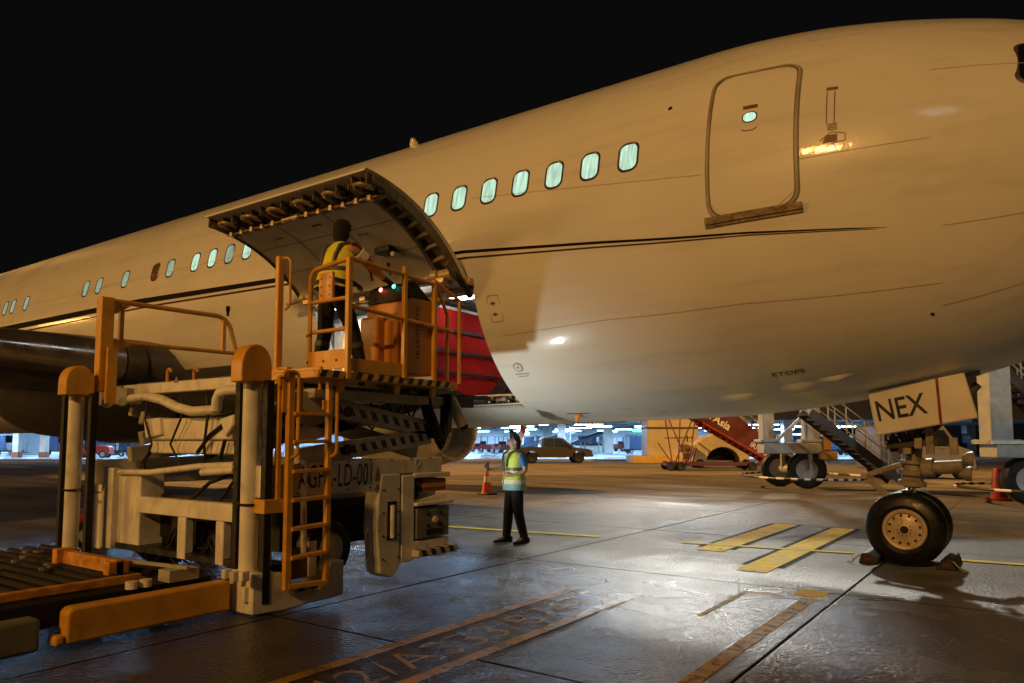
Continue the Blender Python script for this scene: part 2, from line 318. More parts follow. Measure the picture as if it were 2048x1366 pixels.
# ------------------------------------------------------------------ terminal ground floor across the apron (a along the picture, d away)
def FR(a, d, z=0.0):
    p = F0 * d + RT * a; p.z = z; return p
def fbox(mb, a0, a1, d0, d1, z0, z1):
    P = [FR(a, d, z) for z in (z0, z1) for a, d in ((a0, d0), (a1, d0), (a1, d1), (a0, d1))]
    return mb.add(P, [(0, 3, 2, 1), (4, 5, 6, 7), (0, 1, 5, 4), (1, 2, 6, 5), (2, 3, 7, 6), (3, 0, 4, 7)])
FA = atan2(RT.y, RT.x)                                     # heading of the facade
TWALL = mat('terminal_wall_paint', (0.70, 0.75, 0.82), 0.6, 0, 0.25, 0.35)
TCOL = mat('terminal_column_paint', (0.60, 0.58, 0.54), 0.5, 0, 0.12, 1.5)
TDRK = mat('terminal_dark_ceiling', (0.10, 0.11, 0.125), 0.7, 0, 0.3, 0.8)
TFLR = mat('terminal_floor_concrete', (0.5, 0.51, 0.52), 0.3, 0, 0.2, 0.4)
mb = MB(); fbox(mb, -75, 45, 56.5, 112, 0.02, 0.14); o = mb.build('terminal_floor', TFLR, smooth=False); o['kind'] = 'structure'
mb = MB(); fbox(mb, -75, 45, 56.3, 56.5, 0.0, 0.16); o = mb.build('terminal_kerb', mat('kerb_concrete', (0.3, 0.3, 0.3), 0.7), smooth=False); o['kind'] = 'structure'
tb = thing('terminal_building', 'long terminal building with open blue-lit ground floor behind the aircraft', 'terminal', FR(-15, 84, 0))
mb = MB(); fbox(mb, -75, 45, 57.5, 112, 3.25, 3.6); mb.build('ceiling_slab', TDRK, tb, smooth=False)
mb = MB(); fbox(mb, -75, 45, 112, 112.4, 0.14, 8.0); mb.build('back_wall', TWALL, tb, smooth=False)
mb = MB(); fbox(mb, -75, 45, 57.2, 57.5, 3.15, 8.0)
for k in range(24): fbox(mb, -74 + k * 5, -73.8 + k * 5, 57.1, 57.2, 3.2, 8.0)
mb.build('facade', mat('facade_cladding', (0.10, 0.11, 0.12), 0.5), tb, smooth=False)
mb = MB(); fbox(mb, -75, 45, 57.2, 112.4, 8.0, 8.3); mb.build('roof', TDRK, tb, smooth=False)
mb = MB()
for k in range(22): fbox(mb, -74 + k * 5.5, -73.6 + k * 5.5, 58, 111.5, 2.98, 3.25)      # ceiling beams: one pattern of the slab
mb.build('ceiling_beams', TDRK, tb, smooth=False)
for (u, d, w, m) in ((38, 62, .5, TCOL), (52, 74, 1.9, TWALL), (92, 62, .5, TCOL), (150, 62, .5, TCOL), (238, 74, 2.0, TWALL), (300, 62, .5, TCOL), (430, 62, .6, TCOL), (560, 62, .6, TCOL), (1123, 62, .62, TCOL), (1216, 80, .95, TCOL), (1095, 95, 1.2, TWALL),
                     (1307, 90, .8, TCOL), (1487, 62, .6, TCOL), (1572, 60, .7, TCOL), (1660, 75, .9, TWALL), (1790, 62, .7, TCOL), (1935, 75, .9, TCOL)):
    a = (u - CX) / F * d; mb = MB(); fbox(mb, a - w / 2, a + w / 2, d - w / 2, d + w / 2, 0.14, 3.25); c = mb.build('column', m, tb, bevel=0.02)
    if w < 0.75: mb = MB(); fbox(mb, a - w / 2 - .03, a + w / 2 + .03, d - w / 2 - .03, d + w / 2 + .03, 0.15, 0.6); mb.build('column_guard', mat('brown_guard_paint', (0.22, 0.09, 0.05), 0.5), c)
CLT = glow('cool_fluorescent_light', (0.38, 0.66, 1.0), 72)
lt0 = None; k = 0
for d in (60, 68, 77, 87, 98, 108):
    for i in range(-11, 6):
        a = i * 6.2 + (k % 3) * 0.9; k += 1
        if lt0 is None:
            lt0 = thing('ceiling_light', 'cool white ceiling light of the terminal ground floor', 'ceiling light', FR(0, 0, 0), 0, 'ceiling lights in rows under the terminal floor', world=False)
            mb = MB().box((-1.15, -0.4, -0.12), (1.15, 0.4, 0)); mb.build('light_housing', GAL, lt0)
            mb = MB().box((-1.10, -0.36, -0.15), (1.10, 0.36, -0.121)); mb.build('diffuser', CLT, lt0); o = lt0
        else: o = copy_tree(lt0)
        o.location = FR(a, d, 2.97); o.rotation_euler = (0, 0, FA)

# ---- things inside and in front of the terminal
def wheel(parent, c, r, w, axis=(0, 1, 0), hub=None, name='wheel', hubname='rim'):
    ax = Vector(axis).normalized(); c = Vector(c)
    prof = [(-w / 2, r * .55), (-w / 2, r * .86), (-w * .36, r * .98), (-w * .15, r), (w * .15, r), (w * .36, r * .98), (w / 2, r * .86), (w / 2, r * .55), (-w / 2, r * .55)]
    o = MB().lathe(prof, c, ax, 24).build(name, TYR, parent)
    MB().lathe([(-w * .42, 0.001), (-w * .42, r * .2), (-w * .38, r * .42), (-w * .46, r * .57), (w * .46, r * .57), (w * .38, r * .42), (w * .42, r * .2), (w * .42, 0.001)], c, ax, 20).build(hubname, hub or GAL, o)
    return o
def make_tractor(label):
    t = thing('baggage_tractor', label, 'baggage tractor', (0, 0, 0), 0, 'red baggage tractors in the terminal', world=False)
    mb = MB().prism([(-1.35, -0.62, .32), (-1.35, -0.62, .95), (-.55, -0.62, .95), (-.5, -0.62, .62), (.25, -0.62, .62), (.35, -0.62, 1.05), (1.2, -0.62, .98), (1.38, -0.62, .85), (1.38, -0.62, .32)], (0, 1.24, 0))
    mb.build('body', RED, t, bevel=0.04)
    mb = MB().box((-.5, -.45, .62), (.05, .45, .85)).box((-.55, -.45, .85), (-.42, .45, 1.3)); mb.build('seat', BLK, t, bevel=0.03)
    mb = MB()
    for x, y in ((-.6, -.55), (-.6, .55), (.5, -.55), (.5, .55)): mb.beam((x, y, .9), (x, y, 1.85), .05, .05)
    mb.build('canopy_posts', DST, t); MB().box((-.75, -.65, 1.85), (.65, .65, 1.92)).build('canopy', LWH, t, bevel=0.02)
    mb = MB().lathe([(-.02, .17), (.02, .17), (.02, .2), (-.02, .2), (-.02, .17)], (.22, -.2, 1.15), (.8, 0, .6)); mb.build('steering_wheel', BLK, t)
    for x, y in ((-.85, -.55), (-.85, .55), (.9, -.55), (.9, .55)): wheel(t, (x, y, .32), .32, .22)
    for y in (-.42, .42): MB().lathe([(0, .001), (0, .08), (-.05, .09)], (1.40, y, .75), (1, 0, 0), 12).build('headlight', ALU, t)
    return t
tr = make_tractor('red baggage tractor parked left of the woman in the terminal hall')
for i, (u, d, rz, lab) in enumerate(((962, 92, 2.3, None), (1002, 86, 2.0, 'red baggage tractor just behind the head of the woman'), (1246, 97, 0.7, 'red baggage tractor right of the white column beyond the pickup'),
                                     (190, 60.5, 0.2, 'dark red baggage tractor beside the left white mast of the loader'))):
    o = tr if i == 0 else copy_tree(tr)
    if lab: o['label'] = lab
    z = .14 if d > 56 else 0
    o.location = FR((u - CX) / F * d, d, z); o.rotation_euler = (0, 0, FA + rz)
CRT = mat('pale_blue_cart_panel', (0.45, 0.52, 0.58), 0.45, 0, 0.15, 3); NAVY = mat('navy_curtain', (0.03, 0.05, 0.11), 0.6)
def make_cart(label):
    t = thing('baggage_cart', label, 'baggage cart', (0, 0, 0), 0, 'covered baggage carts in the terminal', world=False)
    MB().box((-1.3, -.7, .35), (1.3, .7, .5)).build('bed', DST, t, bevel=.02)
    MB().box((-1.3, -.7, .5), (-1.24, .7, 1.9)).build('end_panel', CRT, t); MB().box((1.24, -.7, .5), (1.3, .7, 1.9)).build('end_panel', CRT, t)
    MB().prism([(-1.36, -.76, 1.9), (-1.36, 0, 2.02), (-1.36, .76, 1.9)], (2.72, 0, 0)).build('roof', CRT, t)
    mb = MB(); n = 14
    for y in (-.68, .68):
        vs = [(-1.2 + 1.5 * i / n, y + .03 * (-1) ** i, z) for z in (.55, 1.88) for i in range(n + 1)]; mb.add(vs, [(i, i + 1, i + n + 2, i + n + 1) for i in range(n)])
    mb.build('curtain', NAVY, t)
    MB().box((-1.0, -.5, .5), (1.0, .5, 1.2)).build('luggage_stack', mat('mixed_luggage', (.12, .12, .14), .6, 0, .7, 3), t, bevel=.05)
    for x, y in ((-.95, -.6), (-.95, .6), (.95, -.6), (.95, .6)): wheel(t, (x, y, .22), .22, .14)
    MB().tube([(1.3, 0, .35), (2.1, 0, .25)], .035).build('tow_bar', DST, t)
    return t
ct = make_cart('covered baggage cart with navy curtain, in the terminal hall')
for i, (u, d, rz, lab) in enumerate(((15, 70, .1, 'baggage cart at the far left end of the lit hall'), (75, 82, .0, 'baggage cart between the first two left columns'), (118, 72, .2, 'baggage cart left of the left white mast'), (175, 88, -.1, 'baggage cart just right of the left white mast'),
                                (215, 72, .1, 'baggage cart in front of the wide pale pillar at left'), (275, 66, .0, 'baggage cart nearest the loader scissor arms at left'), (1060, 100, .4, 'baggage cart behind the rear of the pickup'), (1160, 92, .8, 'baggage cart beyond the front of the pickup'),
                                (1185, 104, .3, 'baggage cart left of the white column beyond the pickup'), (1275, 80, 0.2, 'baggage cart beside the cream equipment container'), (1440, 70, .1, 'baggage cart behind the upper stair flank'), (1495, 64, .2, 'baggage cart left of the first jet bridge leg'),
                                (1585, 68, .2, 'baggage cart between the two grey jet bridge legs'), (1665, 72, .0, 'baggage cart beyond the black and yellow stair'), (1720, 80, .1, 'baggage cart left of the lettered gear door'), (1905, 70, .3, 'baggage cart beyond the white van'))):
    o = ct if i == 0 else copy_tree(ct)
    o['label'] = lab; o.location = FR((u - CX) / F * d, d, .14); o.rotation_euler = (0, 0, FA + rz)
def make_conveyor(label):
    t = thing('inclined_conveyor', label, 'conveyor', (0, 0, 0), 0, 'inclined baggage conveyors in the terminal', world=False)
    MB().prism([(-3, -.5, .5), (3, -.5, 2.2), (3, -.5, 2.5), (-3, -.5, .8)], (0, 1, 0)).build('belt_frame', mat('blue_grey_steel', (.10, .13, .18), .4, .3), t)
    MB().prism([(-3, -.42, .805), (3, -.42, 2.505), (3, -.42, 2.53), (-3, -.42, .83)], (0, .84, 0)).build('belt', BLK, t)
    for x, z in ((-2.4, .7), (0, 1.35), (2.5, 2.05)):
        for y in (-.4, .4): MB().beam((x, y, 0), (x, y, z), .1, .1).build('leg', GAL, t)
    return t
cv = make_conveyor('dark inclined conveyor rising above the pickup in the terminal hall')
for i, (u, d, rz, lab) in enumerate(((1092, 78, 0.05, None), (1165, 84, .5, 'inclined conveyor right of the yellowish column beyond the pickup'), (150, 92, .1, 'inclined conveyor in the lit hall at far left'), (265, 90, .2, 'inclined conveyor beyond the scissor arms of the loader'))):
    o = cv if i == 0 else copy_tree(cv)
    if lab: o['label'] = lab
    o.location = FR((u - CX) / F * d, d, .14); o.rotation_euler = (0, 0, FA + rz)
# low barrier wall and a red and white height pole
t = thing('barrier_wall', 'low white barrier with dark top rail behind the pickup bonnet', 'barrier', FR(9.3, 88, .14))
mb = MB(); fbox(mb, 7.6, 11.6, 88, 88.3, .14, .95); mb.build('panel', LWH, t); mb = MB(); fbox(mb, 7.5, 11.7, 87.95, 88.35, .95, 1.15); mb.build('rail', DST, t)
RWS = stripes('red_white_warning_stripes', (.55, .06, .04), (.75, .72, .68), (RT.x * .8, RT.y * .8, .6), .8)
t = thing('warning_post', 'red and white striped slanting post behind the head of the woman', 'warning post', FR(.35, 60, .14))
MB().beam(FR(.12, 60, .14), FR(1.12, 60, 3.2), .75, .5).build('post', RWS, t); mb = MB(); fbox(mb, -.5, .3, 59.7, 60.3, .14, .3); mb.build('foot', GAL, t)
SGN = glow('lit_green_sign', (.1, .9, .55), 2.2)
for i, (u, v, d, lab) in enumerate(((1049, 867, 70, 'small lit green sign above the rear of the pickup'), (1275, 861, 72, 'lit green sign hanging left of the cream container'))):
    p = PD(u, v, d); t = thing('exit_sign', lab, 'sign', p, FA, 'lit green signs in the terminal', world=False)
    MB().box((-.55, -.05, -.2), (.55, .05, .2)).build('case', DST, t); MB().box((-.5, -.07, -.16), (.5, -.05, .16)).build('lit_face', SGN, t)
    MB().box((-.02, -.02, .2), (.02, .02, 3.2 - p.z)).build('hanger', DST, t)

def make_pickup():
    t = thing('pickup_truck', 'dark grey-brown pickup truck parked in front of the terminal', 'pickup truck', (0, 0, 0), 0, None, world=False)
    PB = mat('bronze_car_paint', (0.05, 0.045, 0.042), 0.34, 0.0, 0.03, .5, coat=.4, rvar=.02); GLS = mat('dark_car_glass', (.012, .014, .016), .06)
    def side(y0, ex):
        pr = [(-2.6, .55), (-2.62, 1.08), (-1.05, 1.08), (-.95, 1.12), (1.35, 1.10), (2.35, .98), (2.58, .85), (2.6, .45), (2.15, .42)]
        pr += [(1.65 + .46 * cos(a), .42 + .46 * sin(a)) for a in [pi * k / 8 for k in range(0, 9)]] + [(-1.15, .42)] + [(-1.6 + .46 * cos(a), .42 + .46 * sin(a)) for a in [pi * k / 8 for k in range(0, 9)]] + [(-2.1, .45)]
        return [(x, y0, z) for x, z in pr]
    MB().prism(side(-.9, 0), (0, 1.8, 0)).build('body', PB, t, bevel=.04)
    MB().prism([(-1.0, -.78, 1.09), (-.85, -.70, 1.70), (-.6, -.68, 1.76), (.45, -.68, 1.76), (1.35, -.78, 1.11)], (0, 1.48, 0)).build('cabin', PB, t, bevel=.05)
    for s in (-1, 1):
        y = s * .765
        for nm, q in (('rear_window', [(-.80, y, 1.16), (-.70, y - s * .05, 1.66), (-.12, y - s * .05, 1.68), (-.12, y, 1.16)]), ('front_window', [(-.02, y, 1.16), (-.02, y - s * .05, 1.68), (.42, y - s * .05, 1.66), (1.12, y, 1.16)])):
            MB().prism(q, (0, s * .03, 0)).build(nm, GLS, t)
        MB().box((1.0, s * .9, 1.05), (1.2, s * 1.08, 1.25)).build('wing_mirror', PB, t, bevel=.03)
        for nm, x0 in (('door_rear', -.95), ('door_front', -.05)):
            d = MB().box((x0, s * .895, .55), (x0 + .86, s * .915, 1.07)).build(nm, PB, t, bevel=.01); MB().box((x0 + .06, s * .916, .93), (x0 + .2, s * .94, .97)).build('handle', CHR, d)
        for x in (-1.6, 1.65): wheel(t, (x, s * .78, .38), .38, .25, hub=DST)
        MB().box((2.42, s * .55, .75), (2.6, s * .85, .92)).build('headlight', ALU, t, bevel=.02); MB().box((-2.65, s * .68, .75), (-2.58, s * .88, 1.0)).build('tail_light', RED, t)
    MB().prism([(.52, -.62, 1.72), (1.30, -.70, 1.14), (1.34, -.70, 1.14), (.56, -.62, 1.72)], (0, 1.32, 0)).build('windscreen', GLS, t)
    MB().box((2.55, -.75, .45), (2.7, .75, .62)).build('bumper', DST, t, bevel=.03); MB().box((-2.75, -.75, .5), (-2.6, .75, .62)).build('bumper', DST, t, bevel=.03)
    MB().box((-2.5, -.75, 1.085), (-1.15, .75, 1.10)).build('bed_cover', BLK, t)
    return t
p = make_pickup(); p.location = FR((1106 - CX) / F * 52, 52, 0); p.rotation_euler = (0, 0, FA + .12)
# ------------------------------------------------------------------ mid distance equipment
CRM = mat('cream_equipment_paint', (.50, .43, .30), .5, 0, .12, 1.2); 
t = thing('equipment_container', 'cream equipment container with dark roof line on a yellow base', 'container', FR(9.7, 52.5))
a0 = (1292 - CX) / F * 52; a1 = (1392 - CX) / F * 52
mb = MB(); fbox(mb, a0, a1, 51.5, 54, .5, 3.3); mb.build('body', CRM, t, bevel=.03)
mb = MB(); fbox(mb, a0 - .05, a1 + .05, 51.44, 54.06, 2.38, 2.5); mb.build('roof_band', mat('brown_trim', (.08, .04, .03), .6), t)
mb = MB(); fbox(mb, a0 - 1.1, a1 + .3, 51.0, 54.2, .0, .5); mb.build('base_skirt', mat('ochre_skirt_paint', (.55, .36, .10), .5, 0, .25, 1.5), t, bevel=.04)
mb = MB(); 
for k in (0, 1): fbox(mb, a1 - .8 + k * .35, a1 - .72 + k * .35, 51.46, 51.5, 1.5, 1.9)
mb.build('vent_slots', DST, t)

def local_frame(o, rz): return o
# passenger stairs: local x along the flight (towards the low end), y across
t = thing('boarding_stairs', 'dark red mobile boarding stairs on a braced wheeled chassis', 'boarding stairs', FR((1440 - CX) / F * 39, 39.5), FA, None, world=False)
MR = mat('maroon_stair_paint', (.085, .012, .010), .42, 0, .2, 2); RBAR = mat('red_frame_paint', (.12, .022, .010), .45, 0, .3, 4)
x0 = (1338 - 1440) / F * 39; x1 = (1500 - 1440) / F * 39; xl = (1535 - 1440) / F * 39 + .5
for y in (-.7, .7):
    top = 3.15
    MB().prism([(-1.6, y, 2.85), (xl, y, .25), (xl, y, 1.2), (-.55, y, 3.85), (-1.6, y, 3.85)], (0, .05, 0)).build('side_panel', MR, t)
    MB().tube([(-1.0, y, 2.50), (xl, y, .18)], .07).build('stringer_tube', RED, t)
    mb = MB(); mb.tube([(-.6, y, 4.0), (xl, y, 1.32)], .03); mb.tube([(-.5, y, 4.35), (xl, y, 1.75)], .03)
    for k in range(5):
        x = -.4 + k * .75; z = 4.0 - (x + .6) * (2.68 / (xl + .6)); mb.beam((x, y, z - .1), (x, y, z + .42), .04, .04)
    mb.build('handrail', ALU, t)
    mb = MB()
    for p, q in () if y > 0 else (((x0 + .1, .35), (x0 - .3, 3.0)), ((x0 + .2, .35), (x0 + 1.3, 3.0)), ((x0 + .9, .35), (x0 - .2, 3.0)), ((x0 + 1.0, .35), (x0 + 1.35, 3.0)), ((x0 - .3, 1.7), (x0 + 1.2, 1.72)), ((x0 + .1, .35), (x0 - .65, 1.45)), ((x0 + .4, .35), (x0 + .55, 3.0))):
        mb.beam((p[0], y, p[1]), (q[0], y, q[1]), .055, .055)
    if y < 0: mb.build('brace_frame', RBAR, t)
    for x in (x0, x0 + .55, x1): wheel(t, (x, y, .24), .24, .16, hub=DST)
mb = MB()
n = 13
for k in range(n):
    x = -1.0 + (xl + 1.0) * k / n; z = 2.75 - 2.4 * k / n; mb.box((x, -.68, z), (x + .26, .68, z + .04))
mb.build('steps', ALU, t)
MB().box((x0 - .2, -.6, .25), (xl, .6, .42)).build('chassis', MR, t, bevel=.02)
MB().box((x0 - .5, -.8, 2.95), (-.6, .8, 3.1)).build('platform', MR, t)
sl = Vector((xl + 1.1, 0, -2.62)).normalized(); upv = Vector((.66, 0, 1)).normalized()
WL = mat('white_lettering', (.7, .68, .64), .5)
mb = MB(); lettering(mb, 'AirAsia', Vector((-1.1, -.706, 3.0)), sl, (upv - sl * upv.dot(sl)).normalized() * .42, 0.02, 1.0); lettering(mb, 'IRMTSTA', Vector((xl - 1.55, -.706, 1.28)), sl, (upv - sl * upv.dot(sl)).normalized() * .26, 0.0, 1.0)
mb.build('lettering', WL, t, smooth=False)

t = thing('ground_power_trailer', 'cream trailer with a dark arched opening behind the red stairs', 'trailer', FR(11.9, 43), FA, None, world=False)
pr = [(-1.5, .35), (-1.5, 1.35), (-.9, 1.75), (.1, 2.05), (.7, 1.55), (1.5, 1.1), (1.6, .35)] + [(.1 + .95 * cos(a), .35 + .85 * sin(a)) for a in [pi * k / 10 for k in range(11)]]
MB().prism([(x, -.7, z) for x, z in pr], (0, 1.4, 0)).build('body', CRM, t, bevel=.03)
MB().box((-1.4, .2, .4), (1.5, .65, 1.2)).build('engine_block', BLK, t)
MB().box((-1.7, -.75, .2), (1.8, .75, .35)).build('chassis', DST, t)
for x, y in ((-1.2, -.65), (-1.2, .65), (1.4, -.65), (1.4, .65)): wheel(t, (x, y, .26), .26, .18)
mb = MB(); mb.box((-2.3, -.6, .9), (-1.6, -.2, 1.35)); mb.box((-2.2, -.62, .5), (-1.7, -.3, .85)); mb.build('control_cabinet', mat('ochre_cabinet_paint', (.55, .38, .12), .5), t, bevel=.02)
mb = MB()
for k in range(5): mb.tube([(-2.2 + k * .14, -.72, .35), (-1.95 + k * .14, -.72, 1.15)], .03)
mb.build('hoses', RBAR, t)
t = thing('stair_guard_rail', 'pale ochre tubular rail beside the first jet bridge wheels', 'guard rail', FR((1565 - CX) / F * 26.5, 26.5), FA, None, world=False)
MB().tube([(-.5, 0, .2), (-.5, 0, 1.2)] + arc((-.35, 0, 1.2), (-1, 0, 0), (0, 0, 1), .15, 0, pi / 2, 5) + [(.35, 0, 1.35), (.55, 0, 1.15), (1.0, 0, .6)], .035).build('rail', CRM, t)
MB().tube([(.45, .0, .2), (.6, 0, .95)], .035).build('strut', CRM, t)

# ---- jet bridge legs with their wheels, and the bridge tunnel they carry
def jetbridge_leg(label, d, ucol, uwh, vtop, beamv, guard=True, ztop=5.2, wr=.62):
    k = d / F
    def A(u): return (u - CX) * k
    def z(v): return HC + (HZ - v) * k
    b = thing('jet_bridge_support', label, 'jet bridge', FR(A(sum(ucol[:2]) / 2), d), 0, 'wheeled legs under the jet bridges')
    for (ua, ub) in (ucol[:2], ucol[2:]):
        if ua is None: continue
        mb = MB(); fbox(mb, A(ua), A(ub), d - .25, d + .25, z(beamv[0]), ztop); mb.build('leg', GAL, b, bevel=.03)
        mb = MB(); fbox(mb, A(ua) - .12, A(ub) + .12, d - .37, d + .37, z(beamv[0]) , z(beamv[0]) + .1); mb.build('foot_plate', GAL, b, bevel=.02)
    mb = MB(); fbox(mb, A(beamv[2]), A(beamv[3]), d - .35, d + .35, z(beamv[1]), z(beamv[0])); mb.build('cross_beam', GAL, b, bevel=.03)
    ce = None
    for (u, dd) in uwh:
        c = FR((u - CX) / F * (d + dd), d + dd, wr); wo = wheel(b, c, wr, .42, axis=F0 + RT * .35, hub=GAL)
        ce = c
        f = MB().beam(c + Vector((0, 0, .05)) - F0 * .3, Vector((c.x, c.y, z(beamv[1]))) - F0 * .3, .14, .1, up=RT); f.build('wheel_fork', GAL, b)
    MB().tube([FR((uwh[0][0] - CX) / F * (d + uwh[0][1]), d + uwh[0][1], wr), FR((uwh[-1][0] - CX) / F * (d + uwh[-1][1]), d + uwh[-1][1], wr)], .16, 12).build('axle', GAL, b)
    if guard:
        gx = FR(A((uwh[0][0] + uwh[-1][0]) / 2 + guard[0]), d, .42); pts = [gx + RT * (guard[1] * cos(a)) + F0 * (guard[2] * sin(a)) for a in [2 * pi * i / 40 for i in range(41)]]
        MB().tube(pts, .035, 8, cap=False).build('wheel_guard_hoop', stripes('white_black_hoop_stripes', (.7, .7, .66), (.02, .02, .02), (RT.x, RT.y, 0), .3), b)
    return b
b1 = jetbridge_leg('grey jet bridge leg with two columns and twin tyres, behind the nose wheel', 24.6, (1520, 1543, 1606, 1634), ((1556, 1.2), (1610, 0)), 820, (885, 907, 1519, 1648), guard=(20, 1.9, 2.6))
k1 = 24.6 / F
MB().beam(FR((1548 - CX) * k1, 24.6, HC + (HZ - 885) * k1), FR((1608 - CX) * k1, 24.6, HC + (HZ - 830) * k1), .1, .1).build('diagonal_brace', GAL, b1)
mb = MB(); fbox(mb, (1634 - CX) * k1, (1652 - CX) * k1, 24.2, 24.9, HC - (900 - HZ) * k1, HC - (872 - HZ) * k1); fbox(mb, (1626 - CX) * k1, (1660 - CX) * k1, 24.1, 24.6, HC - (918 - HZ) * k1, HC - (903 - HZ) * k1); mb.build('motor_housing', mat('orange_motor_paint', (.55, .30, .10), .5), b1, bevel=.03)
b2 = jetbridge_leg('grey jet bridge leg at the right edge of the photo, behind the nose gear', 18.4, (1968, 2012, None, None), ((2052, 0), (2075, 1.2)), 750, (887, 915, 1972, 2120), guard=(-8, 1.5, 2.0))
k2 = 18.4 / F
mb = MB(); fbox(mb, (1940 + 20 - CX) * k2, (2030 - CX) * k2, 18.0, 18.8, HC - (888 - HZ) * k2, HC - (881 - HZ) * k2); mb.build('cap_plate', LWH, b2)
# service stairs of the jet bridge: stringers, striped step edges, handrail
HSTEP = stripes('step_edge_stripes', (.75, .60, .10), (.02, .02, .02), (RT.x, RT.y, 0), .22)
DKB = mat('dark_brown_steel', (.06, .05, .04), .5, .2, .3, 3)
def service_stair(label, p_top, p_bot, width):
    p_top = Vector(p_top); p_bot = Vector(p_bot)
    t = thing('service_stair', label, 'service stair', (p_bot.x, p_bot.y, 0)); a = F0 * (width / 2)
    for s in (-1, 1):
        MB().beam(p_top + a * s, p_bot + a * s, .05, .26).build('stringer', DKB, t)
        mb = MB(); up = Vector((0, 0, 1.0))
        mb.tube([p_top + a * s + up, p_bot + a * s + up, p_bot + a * s + up * .2 + (p_bot - p_top).normalized() * .3], .022); mb.tube([p_top + a * s + up * .55, p_bot + a * s + up * .55], .018)
        for k in range(6):
            q = p_top.lerp(p_bot, k / 5.0) + a * s; mb.tube([q, q + up], .02)
        mb.build('handrail', GAL, t)
    n = 14; mb = MB(); mb2 = MB()
    for k in range(n):
        q = p_top.lerp(p_bot, (k + .5) / n); d = (p_bot - p_top); d.z = 0; d.normalize()
        for b, m0, m1, z0, z1 in ((mb, -.12, .12, -.02, .02), (mb2, .12, .15, -.05, .03)):
            P = [q + d * x + F0 * y + Vector((0, 0, z)) for z in (z0, z1) for x, y in ((m0, -width / 2), (m1, -width / 2), (m1, width / 2), (m0, width / 2))]
            b.add(P, [(0, 3, 2, 1), (4, 5, 6, 7), (0, 1, 5, 4), (1, 2, 6, 5), (2, 3, 7, 6), (3, 0, 4, 7)])
    mb.build('treads', DKB, t); mb2.build('step_edges', HSTEP, t); return t
service_stair('dark stair with yellow and black step edges between the jet bridge legs', PD(1610, 825, 23.0), PD(1792, 962, 23.0) , .8)
service_stair('dark stair with striped edges rising behind the right jet bridge leg', PD(1990, 742, 20.5), PD(2160, 905, 20.5), .8)
t = thing('jet_bridge_tunnel', 'grey enclosed jet bridge tunnel standing behind the aircraft nose', 'jet bridge', FR(14, 24, 0))
mb = MB(); fbox(mb, 7.5, 20, 22.6, 25.6, 5.2, 8.0); mb.build('tunnel', GAL, t, bevel=.05); mb = MB(); fbox(mb, 7.4, 20, 22.4, 25.8, 5.0, 5.2); mb.build('floor_beam', DKB, t)
# van seen between the gear and the right leg
t = thing('service_van', 'white service van with dark windscreen behind the nose gear', 'van', FR((1880 - CX) / F * 30, 31), FA + pi * .02, None, world=False)
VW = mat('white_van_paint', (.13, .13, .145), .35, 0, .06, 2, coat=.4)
MB().prism([(-2.6, -.95, .4), (-2.6, -.95, 2.2), (.1, -.95, 2.2), (.75, -.95, 1.35), (1.35, -.95, 1.15), (1.45, -.95, .4)], (0, 1.9, 0)).build('body', VW, t, bevel=.06)
MB().prism([(.2, -.85, 2.12), (.80, -.85, 1.38), (.83, -.85, 1.40), (.23, -.85, 2.14)], (0, 1.7, 0)).build('windscreen', mat('dark_car_glass', (.012, .014, .016), .06), t)
MB().prism([(-.7, -.96, 1.35), (-.7, -.96, 2.0), (.08, -.96, 2.0), (.55, -.96, 1.35)], (0, .02, 0)).build('side_window', mat('dark_car_glass', (.012, .014, .016), .06), t)
for x in (-1.8, .8):
    for y in (-.85, .85): wheel(t, (x, y, .36), .36, .24)
MB().box((1.4, -.85, .4), (1.55, .85, .6)).build('bumper', DST, t, bevel=.03)
for y in (-.65, .65): MB().box((1.36, y - .15, .8), (1.46, y + .15, .98)).build('headlight', ALU, t, bevel=.02)
p = FR((1990 - CX) / F * 19.8, 19.8)
t = thing('safety_bollard', 'dark red safety bollard beside the right jet bridge leg', 'bollard', p)
MB().lathe([(0, .30), (.06, .30), (.08, .2), (.75, .13), (.85, .1), (.87, .001)], p, (0, 0, 1), 20).build('body', RED, t); MB().lathe([(.5, .175), (.62, .155)], p + Vector((0, 0, 0)), (0, 0, 1), 20).build('band', RBAR, t)

def make_cone(p, label, h=.72):
    t = thing('traffic_cone', label, 'traffic cone', p)
    ORG = mat('cone_orange', (.75, .12, .02), .5, 0, .1, 5)
    r = lambda z: .17 - .135 * (z - .05) / (h - .05)
    MB().lathe([(.04, .19), (.05, r(.05)), (h, r(h)), (h, .001)], p, (0, 0, 1), 24).build('body', ORG, t)
    MB().lathe([(h * .50, r(h * .5) + .004), (h * .74, r(h * .74) + .004)], p, (0, 0, 1), 24).build('reflective_sleeve', mat('white_sleeve', (.75, .75, .72), .4), t)
    MB().box((p[0] - .22, p[1] - .22, 0), (p[0] + .22, p[1] + .22, .04)).build('base', BLK, t, bevel=.01); return t
make_cone(PG(974, 989), 'orange traffic cone with white sleeve on the apron beyond the woman')
